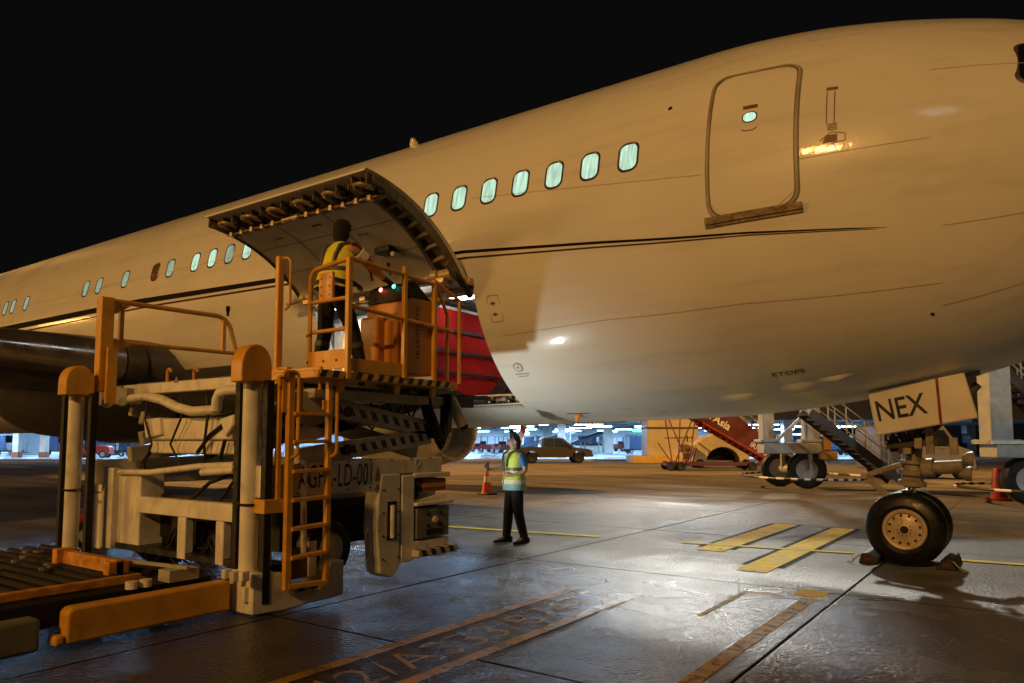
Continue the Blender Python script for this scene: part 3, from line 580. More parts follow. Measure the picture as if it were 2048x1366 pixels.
# ------------------------------------------------------------------ the airliner: nose towards +X, starboard side towards the camera
YC, ZC, WMAX = 11.05, 4.75, 2.56
TX = [-60, -3.6, -2.24, -1.28, -.62, 0, .8, 1.6, 2.3, 2.85]; TV = [2.59, 2.59, 2.5, 2.33, 2.16, 1.96, 1.62, 1.2, .72, .05]
BX = [-60, -10, -8.7, -5, -3.6, -2.1, -.57, 0, .8, 1.6, 2.3, 2.85]; BV = [2.92, 2.92, 2.91, 2.83, 2.79, 2.63, 2.32, 2.13, 1.75, 1.28, .72, .05]
def interp(x, xs, ys):
    if x <= xs[0]: return ys[0]
    for i in range(len(xs) - 1):
        if x <= xs[i + 1]:
            # smooth (Catmull-Rom) through the table
            y0 = ys[max(i - 1, 0)]; y1 = ys[i]; y2 = ys[i + 1]; y3 = ys[min(i + 2, len(ys) - 1)]
            x0 = xs[max(i - 1, 0)]; x1 = xs[i]; x2 = xs[i + 1]; x3 = xs[min(i + 2, len(xs) - 1)]
            h = x2 - x1; t = (x - x1) / h; m1 = (y2 - y0) / (x2 - x0) if x2 != x0 else 0; m2 = (y3 - y1) / (x3 - x1) if x3 != x1 else 0
            if i == 0: m1 = 0
            return (2 * t ** 3 - 3 * t * t + 1) * y1 + (t ** 3 - 2 * t * t + t) * h * m1 + (-2 * t ** 3 + 3 * t * t) * y2 + (t ** 3 - t * t) * h * m2
    return ys[-1]
def SK(x, t, out=0.0):
    """skin point at station x and angle t (degrees; 0 starboard side, 90 crown, -90 keel), pushed outwards by out"""
    a = interp(x, TX, TV); b = interp(x, BX, BV); w = min(a, WMAX); r = radians(t); s = sin(r)
    h = a if s > 0 else b
    n = Vector((0, -cos(r) / max(w, .01), s / max(h, .01))).normalized()
    return Vector((x, YC - w * cos(r), ZC + h * s)) + n * out
AC = thing('airliner', 'white wide-body airliner with open cargo door and a lettered nose gear door', 'airliner', (-8, YC, 0))
OX0, OX1, OT0, OT1 = -10.4, -6.83, -62.4, -17.6
xs = sorted(set([-42 + i * 1.0 for i in range(25)] + [-17 + .5 * i for i in range(0, 13)] + [OX0, OX1] + [-10 + .5 * i for i in range(14)] + [-3.3 + .2 * i for i in range(18)] + [.4 + .2 * i for i in range(13)]))
ts = sorted(set([-90 + 2.5 * i for i in range(144)] + [OT0, OT1]))
ts = [t for t in ts if not any(abs(t - q) < 1.0 and t != q for q in (OT0, OT1))]
xs = [x for x in xs if not any(abs(x - q) < .15 and x != q for q in (OX0, OX1))]
mb = MB(); n = len(ts)
vs = [SK(x, t) for x in xs for t in ts]; fs = []
for i in range(len(xs) - 1):
    for j in range(n):
        t0 = ts[j]; t1 = ts[(j + 1) % n] if j < n - 1 else 270
        if xs[i] >= OX0 - 1e-6 and xs[i + 1] <= OX1 + 1e-6 and t0 >= OT0 - 1e-6 and t1 <= OT1 + 1e-6: continue
        fs.append((i * n + j, i * n + (j + 1) % n, (i + 1) * n + (j + 1) % n, (i + 1) * n + j))
fs.append(tuple(range(n))); mb.add(vs, fs); FU = mb.build('fuselage', MW, AC, sharp=60)

def patch(mb, x0, x1, t0, t1, out, nx=6, nt=8):
    vs = [SK(x0 + (x1 - x0) * i / nx, t0 + (t1 - t0) * j / nt, out) for i in range(nx + 1) for j in range(nt + 1)]
    return mb.add(vs, [(i * (nt + 1) + j, i * (nt + 1) + j + 1, (i + 1) * (nt + 1) + j + 1, (i + 1) * (nt + 1) + j) for i in range(nx) for j in range(nt)])
def ribbon(mb, pts, w, out, sub=6):
    """band of width w (m, measured round the skin) along (x, t) points"""
    P = []
    for i in range(len(pts) - 1):
        for k in range(sub): f = k / sub; P.append((pts[i][0] + (pts[i + 1][0] - pts[i][0]) * f, pts[i][1] + (pts[i + 1][1] - pts[i][1]) * f))
    P.append(pts[-1]); vs = []; R = 2.6
    ww = w if isinstance(w, (list, tuple)) else None
    for i, (x, t) in enumerate(P):
        a = P[max(i - 1, 0)]; b = P[min(i + 1, len(P) - 1)]; d = Vector((b[0] - a[0], radians(b[1] - a[1]) * R)).normalized(); q = Vector((-d.y, d.x))
        wi = w if ww is None else ww[0] + (ww[1] - ww[0]) * i / (len(P) - 1)
        for s in (-.5, .5): vs.append(SK(x + q.x * wi * s, t + degrees(q.y * wi * s / R), out))
    return mb.add(vs, [(2 * i, 2 * i + 1, 2 * i + 3, 2 * i + 2) for i in range(len(P) - 1)])
def rrect(cx, ct, w, h, r, n=5, R=2.6):
    """rounded rectangle outline in (x, t): w along x, h round the skin in metres"""
    o = []
    for (sx, sy, a0) in ((1, 1, 0), (-1, 1, 90), (-1, -1, 180), (1, -1, 270)):
        for i in range(n + 1):
            a = radians(a0 + 90 * i / n); o.append((cx + sx * (w / 2 - r) + r * cos(a), ct + degrees((sy * (h / 2 - r) + r * sin(a)) / R)))
    return o
def skin_poly(mb, outline, out):
    c = (sum(p[0] for p in outline) / len(outline), sum(p[1] for p in outline) / len(outline)); k = len(outline)
    return mb.add([SK(*p, out) for p in outline] + [SK(*c, out)], [(i, (i + 1) % k, k) for i in range(k)])
def skin_ring(mb, o1, o2, h1, h2):
    k = len(o1); return mb.add([SK(*p, h1) for p in o1] + [SK(*p, h2) for p in o2], [(i, (i + 1) % k, (i + 1) % k + k, i + k) for i in range(k)])

# painted lines along the body
STR = mat('dark_stripe_paint', (.008, .008, .010), .75, rvar=.02); STB = mat('brown_stripe_paint', (.07, .025, .018), .7, rvar=.02)
for m_ in (STR, STB): m_.node_tree.nodes['Principled BSDF'].inputs['Specular IOR Level'].default_value = .12
mb = MB(); ribbon(mb, [(-40, -1.2), (-23.6, -1.4), (-16.2, -1.5), (-11.33, -4.0), (-6.9, -6.6)], [.17, .042], .005); ribbon(mb, [(-6.9, -6.6), (-4.62, -11), (-2.66, -15.3), (-1.6, -18.3), (-1.25, -19.5)], [.040, .003], .005); mb.build('dark_stripe', STR, FU)
mb = MB(); ribbon(mb, [(-40, -4.8), (-23.6, -4.7), (-15.7, -4.4), (-11.5, -6.0), (-6.86, -8.5)], .032, .005); ribbon(mb, [(-6.86, -8.5), (-4.63, -12.2), (-2.66, -15.9), (-1.6, -18.7), (-1.35, -19.5)], [.024, .003], .005); mb.build('brown_stripe', STB, FU)
SEAM = mat('panel_seam_sealant', (.42, .37, .30), .5); mb = MB()
for pts in ([(-6.8, 10.6), (-3.2, 1.4)], [(-2.07, .8), (-.8, 1.8)], [(-6.5, -33.7), (-4.8, -32.5), (-2.9, -33.1), (-.78, -37)], [(-.73, -21.3), (1.0, -22.4)], [(-.78, 24), (1.0, 27)], [(-.8, -44), (1.0, -41)], [(-9.5, 40), (-9.5, 120)],
            [(-11.5, 10), (-40, 10.2)], [(-3.6, 50), (-3.6, 130)]):
    ribbon(mb, pts, .008, .003, 10)
mb.build('panel_seams', SEAM, FU)
mb = MB(); ribbon(mb, [(-3.3, 42), (-2.2, 45), (-1.5, 47)], .03, .003); mb.build('pale_seal_strip', mat('pale_sealant', (.8, .78, .7), .25), FU)

# cabin windows: pane lit from inside through the curtains, dark rim
def curtain_glow(name, col, es):
    m = glow(name, col, es, (.10, .12, .11)); nt, N, L, b = nodes_of(m)
    tc = N.new('ShaderNodeTexCoord'); mp = N.new('ShaderNodeMapping'); mp.inputs['Scale'].default_value = (26, 1.5, 3.2); L.new(tc.outputs['Object'], mp.inputs['Vector'])
    n = N.new('ShaderNodeTexNoise'); n.inputs['Scale'].default_value = 1; n.inputs['Detail'].default_value = 3; L.new(mp.outputs['Vector'], n.inputs['Vector'])
    r = N.new('ShaderNodeMapRange'); L.new(n.outputs['Fac'], r.inputs['Value']); r.inputs['From Min'].default_value = .3; r.inputs['From Max'].default_value = .7; r.inputs['To Min'].default_value = es * .62; r.inputs['To Max'].default_value = es * 1.35
    L.new(r.outputs['Result'], b.inputs['Emission Strength']); b.inputs['Roughness'].default_value = .25; return m
CUR = curtain_glow('lit_window_curtain', (.50, .80, .61), .95); CURD = curtain_glow('dim_window_curtain', (.34, .52, .40), .62)
SHUT = mat('closed_window_shade', (.16, .08, .045), .3); RIM = mat('dark_window_rim', (.075, .056, .038), .35)
wins = [(-4.2 - .57 * k, 0) for k in range(14)] + [(-12.35, 0), (-12.93, 1), (-13.52, 0), (-14.12, 0), (-15.07, 1), (-15.67, 2), (-16.95, 1), (-18.18, 1), (-18.83, 1), (-22.15, 1), (-23.0, 1), (-23.5, 1), (-24.1, 1), (-24.7, 1), (-25.3, 1), (-26, 1), (-26.6, 1), (-27.2, 1)]
for x, kind in wins:
    if -11.9 < x < -11.0: continue
    o1 = rrect(x, 11.9, .305, .435, .118); o2 = rrect(x, 11.9, .242, .365, .09)
    mb = MB(); skin_poly(mb, o2, -.0 + .002); w = mb.build('window', (CUR, CURD, SHUT)[kind], FU)
    mb = MB(); skin_ring(mb, o1, rrect(x, 11.9, .275, .405, .105), .001, .012); skin_ring(mb, rrect(x, 11.9, .275, .405, .105), o2, .012, .002); mb.build('window_rim', RIM, w)
# passenger door, its frame, sill, window and placards
DX, DT, DW, DH = -2.615, 11.1, 1.03, 1.98
def door_mat(): return mat('door_frame_grey', (.33, .29, .225), .4, 0, .2, 3)
mb = MB(); skin_poly(mb, rrect(DX, DT, DW - .05, DH - .05, .17, 6), .0); 
# the door leaf follows the skin: strips between rows of the outline
mb = MB(); oo = rrect(DX, DT, DW - .07, DH - .07, .19, 6); nx, nt = 8, 14
vs = []
for j in range(nt + 1):
    f = -1 + 2 * j / nt; hh = (DH - .07) / 2; y = f * hh; r = .19; dx = (DW - .07) / 2
    e = abs(y) - (hh - r); dxx = dx - (r - sqrt(max(r * r - e * e, 0)) if e > 0 else 0)
    for i in range(nx + 1): vs.append(SK(DX + dxx * (-1 + 2 * i / nx), DT + degrees(y / 2.6), .006))
mb.add(vs, [(j * (nx + 1) + i, j * (nx + 1) + i + 1, (j + 1) * (nx + 1) + i + 1, (j + 1) * (nx + 1) + i) for j in range(nt) for i in range(nx)])
DR = mb.build('passenger_door', MW, AC)
def long_rrect(cx, ct, w, h, r, n=6, side=14):
    o = rrect(cx, ct, w, h, r, n); P = []
    for i in range(len(o)):
        a = o[i]; b = o[(i + 1) % len(o)]; m = side if abs(a[1] - b[1]) > 15 else 1
        for k in range(m): P.append((a[0] + (b[0] - a[0]) * k / m, a[1] + (b[1] - a[1]) * k / m))
    return P
a1, a2, a3, a4 = (long_rrect(DX, DT, DW + g, DH + g, .20 + g / 2) for g in (.05, .02, -.045, -.075))
mb = MB(); skin_ring(mb, a1, a2, .001, .016); skin_ring(mb, a2, a3, .016, .014); skin_ring(mb, a3, a4, .014, .004); mb.build('door_frame', door_mat(), DR)
mb = MB(); skin_ring(mb, a3, long_rrect(DX, DT, DW - .055, DH - .055, .185), .0155, .0155); mb.build('door_seal', mat('dark_door_seal', (.05, .035, .02), .6), DR)
mb = MB(); patch(mb, DX - .56, DX + .56, -11.6, -9.9, .04, 8, 2); patch(mb, DX - .56, DX + .56, -12.4, -11.6, .022, 8, 2); mb.build('door_sill', mat('worn_sill_metal', (.26, .20, .13), .42, .3, .4, 14), DR)
mb = MB(); skin_poly(mb, rrect(-2.63, 15.5, .15, .125, .06, 6), .012); dw = mb.build('door_window', CUR, DR)
mb = MB(); skin_ring(mb, rrect(-2.63, 15.5, .18, .155, .075, 6), rrect(-2.63, 15.5, .15, .125, .06, 6), .012, .009); mb.build('window_rim', RIM, dw)
PLAC = mat('brown_placard', (.16, .085, .04), .45); mb = MB(); skin_poly(mb, rrect(-2.63, 18.8, .17, .05, .01, 2), .012); mb.build('door_placard', PLAC, DR); mb = MB(); ribbon(mb, [(-2.72, 12.0), (-2.68, 11.4), (-2.58, 11.4), (-2.54, 12.0)], .012, .010, 2); mb.build('handle_outline', PLAC, DR)
# exit instruction marks beside the door
mb = MB()
for x in (-1.79, -1.71): ribbon(mb, [(x, 19.6), (x, 9.5)], .012, .003)
ribbon(mb, [(-1.80, 20.6), (-1.68, 20.6)], .05, .003, 2)
for k in range(4): ribbon(mb, [(-1.78, 9.3 - k * .55), (-1.68, 9.3 - k * .55)], .014, .003, 2)
ribbon(mb, [(-1.86, 4.8), (-1.74, 7.0), (-1.6, 6.2), (-1.6, 4.2), (-1.74, 3.7)], .010, .003, 4)
for k in range(4): ribbon(mb, [(-1.80 - .01 * k, 6.0 - k * .55), (-1.68, 6.0 - k * .55)], .022, .003, 2)
mb.build('exit_marks', mat('brown_mark_paint', (.22, .125, .06), .5), FU)
for (u, x, t, r, nm, m) in ((0, -3.69, 25.7, .03, 'static_port', INK), (0, -.91, -46.2, .022, 'drain_hole', INK), (0, -6.445, -45.4, .085, 'service_cap', mat('grey_cap', (.33, .30, .30), .4)), ):
    c = SK(x, t, .004); nn = (SK(x, t, .1) - SK(x, t)).normalized(); mb = MB(); disc(mb, c, nn, r, 24); o = mb.build(nm, m, FU)
    if nm == 'service_cap': mb = MB(); disc(mb, c + nn * .004, nn, r * .72, 24); o2 = mb.build('cap_face', MW, o); mb = MB(); disc(mb, c + nn * .007, nn, r * .3, 20); mb.build('cap_centre', mat('grey_cap', (.33, .30, .30), .4), o)
mb = MB(); ribbon(mb, [(-6.55, -48.2), (-6.3, -48.2)], .02, .003, 2); ribbon(mb, [(-6.52, -49.2), (-6.32, -49.2)], .012, .003, 2); mb.build('placard_lines', mat('grey_cap', (.33, .30, .30), .4), FU)
# access panel with two latches
a1 = rrect(-6.5, -24.9, .22, .38, .04, 3); mb = MB(); skin_ring(mb, a1, rrect(-6.5, -24.9, .205, .365, .035, 3), .003, .003)
for t in (-23.2, -26.6): ribbon(mb, [(-6.56, t), (-6.47, t)], .022, .004, 2); ribbon(mb, [(-6.515, t + .6), (-6.515, t - .6)], .02, .0045, 2)
mb.build('latch_panel', mat('brown_mark_dark', (.10, .07, .04), .5), FU)
# drain mast and belly fairings
c = SK(-6.02, -73.4); MB().prism([c + Vector((-.05, 0, .03)), c + Vector((.06, 0, .03)), c + Vector((.0, 0, -.13)), c + Vector((-.05, 0, -.13))], (0, .02, 0)).build('drain_mast', YELW, FU, bevel=.006)
mb = MB(); ribbon(mb, [(-6.2, -72.6), (-5.8, -73)], .03, .004, 2); mb.build('drain_slot', INK, FU)
for (x, t, l, w) in ((-3.3, -68, .55, .22), (-2.5, -66.8, .5, .26), (-2.05, -64.5, .42, .12)):
    mb = MB(); nu, nv = 10, 6; vs = []
    for i in range(nu + 1):
        for j in range(nv + 1):
            a = -1 + 2 * i / nu; b = -1 + 2 * j / nv; vs.append(SK(x + a * l / 2, t + degrees(b * w / 2 / 2.6), .002 + .04 * max(0, 1 - a * a) ** 1.5 * max(0, 1 - b * b) ** 1.5))
    mb.add(vs, [(i * (nv + 1) + j, i * (nv + 1) + j + 1, (i + 1) * (nv + 1) + j + 1, (i + 1) * (nv + 1) + j) for i in range(nu) for j in range(nv)]); mb.build('belly_blister', MW, FU)
def skin_text(s, x0, t0, x1, t1, h, bold=0.0):
    vs, fs = text_polys(s, bold); w = max(v[0] for v in vs); out = []
    for a, b in vs:
        f = a / w; out.append(SK(x0 + (x1 - x0) * f, t0 + (t1 - t0) * f + degrees(b * h / 2.75), .004))
    return MB().add(out, fs)
skin_text('ETOPS', -2.76, -59.2, -2.36, -59.2, .085, .01).build('lettering', INK, FU, smooth=False)
# cockpit window at the edge of the picture
a1 = rrect(.42, 26.2, .82, .80, .12, 4); mb = MB(); skin_poly(mb, a1, .012); cw = mb.build('cockpit_window', mat('cockpit_glass', (.01, .011, .012), .05), FU)
mb = MB(); skin_ring(mb, rrect(.42, 26.2, .9, .88, .15, 4), a1, .002, .013); mb.build('window_rim', RIM, cw)
# small antenna on the crown
c = SK(-9.2, 62); MB().lathe([(-.05, .09), (.05, .08), (.13, .04), (.15, .001)], c, (0, -.4, .9), 14).build('antenna_dome', MW, FU)

# ---- cargo opening: jambs, hold lining, floor, ceiling lights
def jamb(mb, pts, depth):
    vs = [SK(x, t, 0) for x, t in pts] + [SK(x, t, -depth) for x, t in pts]; k = len(pts)
    return mb.add(vs, [(i, i + 1, i + 1 + k, i + k) for i in range(k - 1)])
mb = MB(); tt = [OT0 + (OT1 - OT0) * i / 12 for i in range(13)]
for xx in (OX0, OX1): jamb(mb, [(xx, t) for t in tt], .16)
jamb(mb, [(OX0 + (OX1 - OX0) * i / 4, OT1) for i in range(5)], .16); e_ = SK(OX0, OT0); mb.add([(OX0, e_.y, e_.z), (OX1, e_.y, e_.z), (OX1, e_.y + .12, e_.z - .03), (OX0, e_.y + .12, e_.z - .03)], [(0, 1, 2, 3)])
mb.build('cargo_door_jamb', mat('jamb_white_paint', (.6, .58, .52), .4, 0, .2, 4), FU)
LIN = mat('hold_white_lining', (.62, .60, .55), .55, 0, .12, 3)
HY1 = 13.2
mb = MB()
mb.box((-13.5, 8.95, 4.02), (-5.2, HY1, 4.10)); patch(mb, -13.5, -5.2, -197, -118, -.12, 2, 12)
for xe in (-5.25, -13.5): mb.prism([SK(xe, t, -.12) for t in range(-58, -14, 4)] + [SK(xe, t, -.12) for t in range(-194, -118, 6)], (-.05, 0, 0))
HL = mb.build('hold_lining', LIN, AC, smooth=False)
mb = MB()
for k in range(12): mb.box((-12.5 + k * .6, 9.0, 3.985), (-12.44 + k * .6, HY1, 4.02))
mb.build('ceiling_ribs', ALU, HL, smooth=False)
mb = MB().box((-13.5, 10.5, 2.12), (-5.2, 11.7, 2.19)).box((-10.38, 10.0, 2.14), (-6.85, 10.5, 2.19))
mb.build('hold_floor', mat('hold_floor_metal', (.25, .25, .24), .4, .5, .3, 6), AC, smooth=False)
HLT = glow('hold_lamp_white', (1.0, .97, .88), 15)
for x, y in ((-7.5, 9.35), (-7.35, 10.7), (-6.3, 11.2)):
    f = MB().box((x - .34, y - .14, 3.93), (x + .34, y + .14, 3.985)).build('hold_light', LWH, AC); MB().box((x - .31, y - .11, 3.922), (x + .31, y + .11, 3.929)).build('diffuser', HLT, f)
mb = MB(); mb2 = MB()
random.seed(3)
for k in range(9):                                                   # roller trays and ball mats of the sill
    x = -10.2 + k * .40; mb.box((x, 9.90, 2.19), (x + .30, 10.2, 2.215)); mb2.cyl((x + .05, 9.93, 2.27), (x + .25, 9.93, 2.27), .035, 10); mb2.cyl((x + .05, 10.1, 2.30), (x + .25, 10.1, 2.30), .04, 10)
    for j in range(5): q = .055 * j; mb2.lathe([(0, .022), (.03, .022), (.05, .012), (.055, .001)], (x + .03 + q, 9.99 + .04 * (j % 2), 2.215), (0, 0, 1), 10)
for k in range(26):
    x = random.uniform(-10.2, -6.9); y = random.uniform(9.92, 10.2); (mb2 if k % 3 else mb).box((x, y, 2.2), (x + random.uniform(.02, .07), y + .04, 2.29 + .08 * random.random()))
for k in range(3): mb.box((-10.2, 10.25 + k * .5, 2.19), (-6.9, 10.32 + k * .5, 2.25))
mb.build('roller_tray', DST, AC, bevel=.004, seg=1); mb2.build('tray_rollers', ALU, AC)
MB().beam((-10.3, 10.16, 2.36), (-6.86, 10.16, 2.36), .03, .035).build('sill_guide_rail', LWH, AC, bevel=.008)

pl = PY(826, 553, 8.40)
f = MB().box(pl - Vector((.22, .07, 0)), pl + Vector((.22, .07, .05))).build('sill_light', LWH, AC); MB().box(pl - Vector((.20, .055, .012)), pl + Vector((.20, .055, -.002))).build('diffuser', HLT, f)
lamp('sill_light_glow', 'AREA', (-9.5, 8.58, 3.86), (-9.9, 9.08, 2.8), 16, (1.0, 1.0, .95), .5)
pl = Vector((-9.6, 8.60, 3.87)); f = MB().box(pl - Vector((.3, .05, 0)), pl + Vector((.3, .05, .05))).build('sill_light', LWH, AC); MB().box(pl - Vector((.28, .04, .012)), pl + Vector((.28, .04, -.002))).build('diffuser', HLT, f)
# ---- open cargo door hinged above the opening
HY, HZ_ = 8.52, 4.0; EY, EZ = 6.45, 5.08
def door_curve(f, off):
    """f from hinge to outer edge; the outer skin bulges upwards; off = depth below the outer skin"""
    dx, dz = EY - HY, EZ - HZ_; L = sqrt(dx * dx + dz * dz); ux, uz = dx / L, dz / L; nx, nz = uz, -ux       # normal pointing up
    if nz < 0: nx, nz = -nx, -nz
    b = 4 * .255 * f * (1 - f)
    sl = 4 * .255 * (1 - 2 * f) / L; tx, tz = ux + nx * sl, uz + nz * sl; m = sqrt(tx * tx + tz * tz); qx, qz = -tz / m, tx / m
    if qz > 0: qx, qz = -qx, -qz
    return (HY + dx * f + nx * b + qx * off, HZ_ + dz * f + nz * b + qz * off)
mb = MB(); nf = 16; DX0, DX1 = -10.45, -6.86
for x in (DX0, DX1): mb.v += [Vector((x,) + door_curve(f / nf, 0)) for f in range(nf + 1)]
for x in (DX0 + .04, DX1 - .04): mb.v += [Vector((x,) + door_curve(f / nf, .03)) for f in range(nf + 1)]
k = nf + 1
for i in range(nf):
    for a, b in ((0, 1), (2, 3), (0, 2), (1, 3)): mb.f.append([a * k + i, a * k + i + 1, b * k + i + 1, b * k + i]); mb.m.append(0)
for i in (0, nf): mb.f.append([i, k + i, 3 * k + i, 2 * k + i]); mb.m.append(0)
CD = mb.build('cargo_door', MW, AC)
LINR = mat('door_lining_panel', (.62, .59, .50), .55, 0, .16, 2.2, bump=.06, bscale=6)
mb = MB(); f0, f1 = .06, .79; xa, xb = DX0 + .12, DX1 - .36
vs = [Vector((x,) + door_curve(f0 + (f1 - f0) * i / 12, .17)) for x in (xa, (xa * 2 + xb) / 3, (xa + xb * 2) / 3, xb) for i in range(13)]
mb.add(vs, [(j * 13 + i, j * 13 + i + 1, (j + 1) * 13 + i + 1, (j + 1) * 13 + i) for j in range(3) for i in range(12)]); mb.build('inner_lining', LINR, CD)
mb = MB()
for xx in (xa + .02, (xa * 2 + xb) / 3, (xa + xb * 2) / 3, xb - .02):
    for i in range(10): mb.beam(Vector((xx,) + door_curve(f0 + (f1 - f0) * i / 10, .172)), Vector((xx,) + door_curve(f0 + (f1 - f0) * (i + 1) / 10, .172)), .012, .006)
for f in (.32, .58): mb.beam(Vector((xa,) + door_curve(f, .172)), Vector((xb,) + door_curve(f, .172)), .012, .006)
mb.build('lining_seams', mat('lining_seam_shade', (.14, .13, .10), .6), CD)
for x_, f_ in ((-9.6, .66), (-8.6, .70), (-8.0, .52), (-9.2, .25)):
    c_ = Vector((x_,) + door_curve(f_, .175)); MB().box(c_ - Vector((.10, .012, .008)), c_ + Vector((.10, .012, .008))).build('lining_latch', mat('lining_seam_shade', (.14, .13, .10), .6), CD)
DFR = mat('door_structure_primer', (.15, .125, .075), .5, .1, .35, 7)
mb = MB()
for xx in [DX0 + .06 + k_ * .235 for k_ in range(16)]:                # frames: curved webs between skin and lining
    for i in range(6):
        a, b = f1 + .03 + (.95 - f1 - .03) * i / 6, f1 + .03 + (.95 - f1 - .03) * (i + 1) / 6
        P = [Vector((xx,) + door_curve(a, .03)), Vector((xx,) + door_curve(b, .03)), Vector((xx,) + door_curve(b, .16)), Vector((xx,) + door_curve(a, .16))]; mb.prism(P, (.02, 0, 0))
for xx in (DX1 - .06, DX1 - .34, DX0 + .04):
    for i in range(16):
        a, b = .03 + .95 * i / 16, .03 + .95 * (i + 1) / 16
        P = [Vector((xx,) + door_curve(a, .03)), Vector((xx,) + door_curve(b, .03)), Vector((xx,) + door_curve(b, .17)), Vector((xx,) + door_curve(a, .17))]; mb.prism(P, (.025, 0, 0))
for i in range(9):                                                   # ladder of clips along the forward edge
    f = .08 + i * .1; P = Vector((DX1 - .33,) + door_curve(f, .13)); Q = Vector((DX1 - .05,) + door_curve(f + .02, .13)); mb.beam(P, Q, .07, .06)
for f, o in ((.82, .165), ):
    P = Vector((DX0 + .05,) + door_curve(f, o)); Q = Vector((DX1 - .05,) + door_curve(f, o)); mb.beam(P, Q, .05, .04)
mb.build('door_frames', DFR, CD, bevel=.004, seg=1)
HK = mat('latch_hook_metal', (.50, .38, .25), .38, .5, .25, 12)
for i in range(6):                                                   # latch hooks along the lower edge
    x = DX0 + .33 + i * .60
    c = Vector((x,) + door_curve(.90, .10)); y = Vector((0,) + door_curve(.97, .13)) - Vector((0,) + door_curve(.90, .13)); y.normalize(); dn = Vector((0, -.45, -.89))
    hk = MB().tube([c - Vector((.11, 0, 0)) + dn * .05 - y * .08, c - Vector((.10, 0, 0)) + dn * .05 + y * .03] + arc(c + dn * .05 + y * .05, (1, 0, 0), y, .10, pi, 0, 8) + [c + Vector((.12, 0, 0)) + dn * .05 - y * .06], .030, 8).build('latch_hook', HK, CD)
    MB().cyl(c + Vector((.2, 0, 0)) + dn * .0, c + Vector((.2, 0, 0)) + dn * .06, .05, 14).build('latch_roller', DST, hk)
    MB().tube([c + Vector((-.02, 0, 0)) + dn * .06, c + Vector((.12, 0, 0)) + dn * .07 - y * .13], .025, 8).build('latch_arm', DST, hk)
P = Vector((DX0 + .1,) + door_curve(.845, .2)); Q = Vector((DX1 - .15,) + door_curve(.845, .2)); mb = MB().tube([P, Q], .014, 8)
for i in range(13): c = P.lerp(Q, (i + .5) / 13); mb.box(c - Vector((.03, .03, .04)), c + Vector((.03, .03, .03)))
c = P.lerp(Q, .47); mb.cyl(c - Vector((.18, 0, 0)), c + Vector((.18, 0, 0)), .045, 12); mb.build('torque_shaft', HK, CD)
c = Vector((DX1 - .95,) + door_curve(.34, .19)); dn = Vector((0, -.75, -.66))
hb = MB().box(c - Vector((.16, .14, .05)), c + Vector((.16, .14, .05))).build('handle_recess', BLK, CD, bevel=.02); MB().tube([c + Vector((.2, -.12, -.09)), c + Vector((.2, .12, -.06))], .035, 10).build('handle', CRM, hb)
# hinge beam, actuators and hoses across the top of the opening
mb = MB().beam((OX0, 8.66, 3.93), (OX1, 8.66, 3.93), .12, .10); mb.build('hinge_beam', DFR, AC, bevel=.01)
for i in range(7): x = -10.25 + i * .55; MB().box((x, 8.48, 3.9), (x + .16, 8.62, 4.02)).build('hinge_lug', HK, AC, bevel=.015)
for x0, x1 in ((-7.35, -6.98), (-10.35, -10.0)):
    ha = MB().lathe([(0, .001), (0, .07), (.05, .11), (.16, .115), (.18, .085), (.34, .085), (.36, .11), (x1 - x0 + .05, .11), (x1 - x0 + .06, .001)], (x0, 8.28, 4.05), (1, 0, 0), 20).build('hinge_actuator', mat('actuator_cream', (.46, .36, .20), .42, .2, .3, 8), AC)
    MB().box((x1 - .2, 8.16, 3.90), (x1 - .04, 8.4, 4.0)).build('clevis', HK, ha, bevel=.02)
    MB().tube([(x0 - .45, 8.32, 4.0), (x0 - .2, 8.3, 4.03), (x0, 8.28, 4.05)], [.03, .045, .05], 10).build('torque_tube', HK, ha)
mb = MB()
for k in range(3): mb.tube([(-7.75 - .1 * k, 8.35, 4.1), (-7.6 - .1 * k, 8.2, 3.95 + .04 * k), (-7.4, 8.25, 3.97)], .02, 8)
mb.tube([(-6.95, 8.2, 4.12), (-6.88, 8.35, 3.98), (-6.86, 8.5, 3.85), (-6.86, 8.6, 3.75)], .05, 8); mb.build('hydraulic_hose', BLK, AC)
MB().beam((-6.90, 8.10, 4.18), (-6.88, 8.66, 3.78), .05, .12).build('door_strut', DFR, AC, bevel=.01)

# ---- nose gear
MB().prism([PY(1735, 783, 10.5), PY(1928, 745, 10.5), PY(1957, 836, 10.5), PY(1752, 872, 10.5)], (0, .07, 0)).build('nose_gear_door', mat('gear_door_white', (.74, .70, .64), .4, 0, .06, 3, coat=.2), AC, bevel=.02)
GD = bpy.data.objects['nose_gear_door']
e1 = PY(1752, 872, 10.496); e2 = PY(1957, 836, 10.496); e0 = PY(1735, 783, 10.496); ux = (e2 - e1).normalized(); uy = (e0 - e1).normalized()
mb = MB(); p0 = PY(1758, 843, 10.496); p1 = PY(1857, 826, 10.496)
lettering(mb, 'NEX', p0, p1 - p0, (PY(1749, 803, 10.496) - p0), .012, 1.0, width=(p1 - p0).length); mb.build('registration_lettering', INK, GD, smooth=False)
MB().prism([PY(1870, 757, 10.495), PY(1876, 756, 10.495), PY(1885, 847, 10.495), PY(1879, 848, 10.495)], (0, .002, 0)).build('red_stripe', RED, GD, smooth=False)
NX = -1.43; GB = mat('gear_grey_brown', (.30, .26, .20), .45, .1, .35, 8); GDK = mat('gear_dark_parts', (.05, .045, .04), .5, .2, .4, 10)
ST = MB().cyl((NX - .02, YC, .55), (NX + .05, YC, 1.0), .055, 20).build('oleo_piston', CHR, AC)
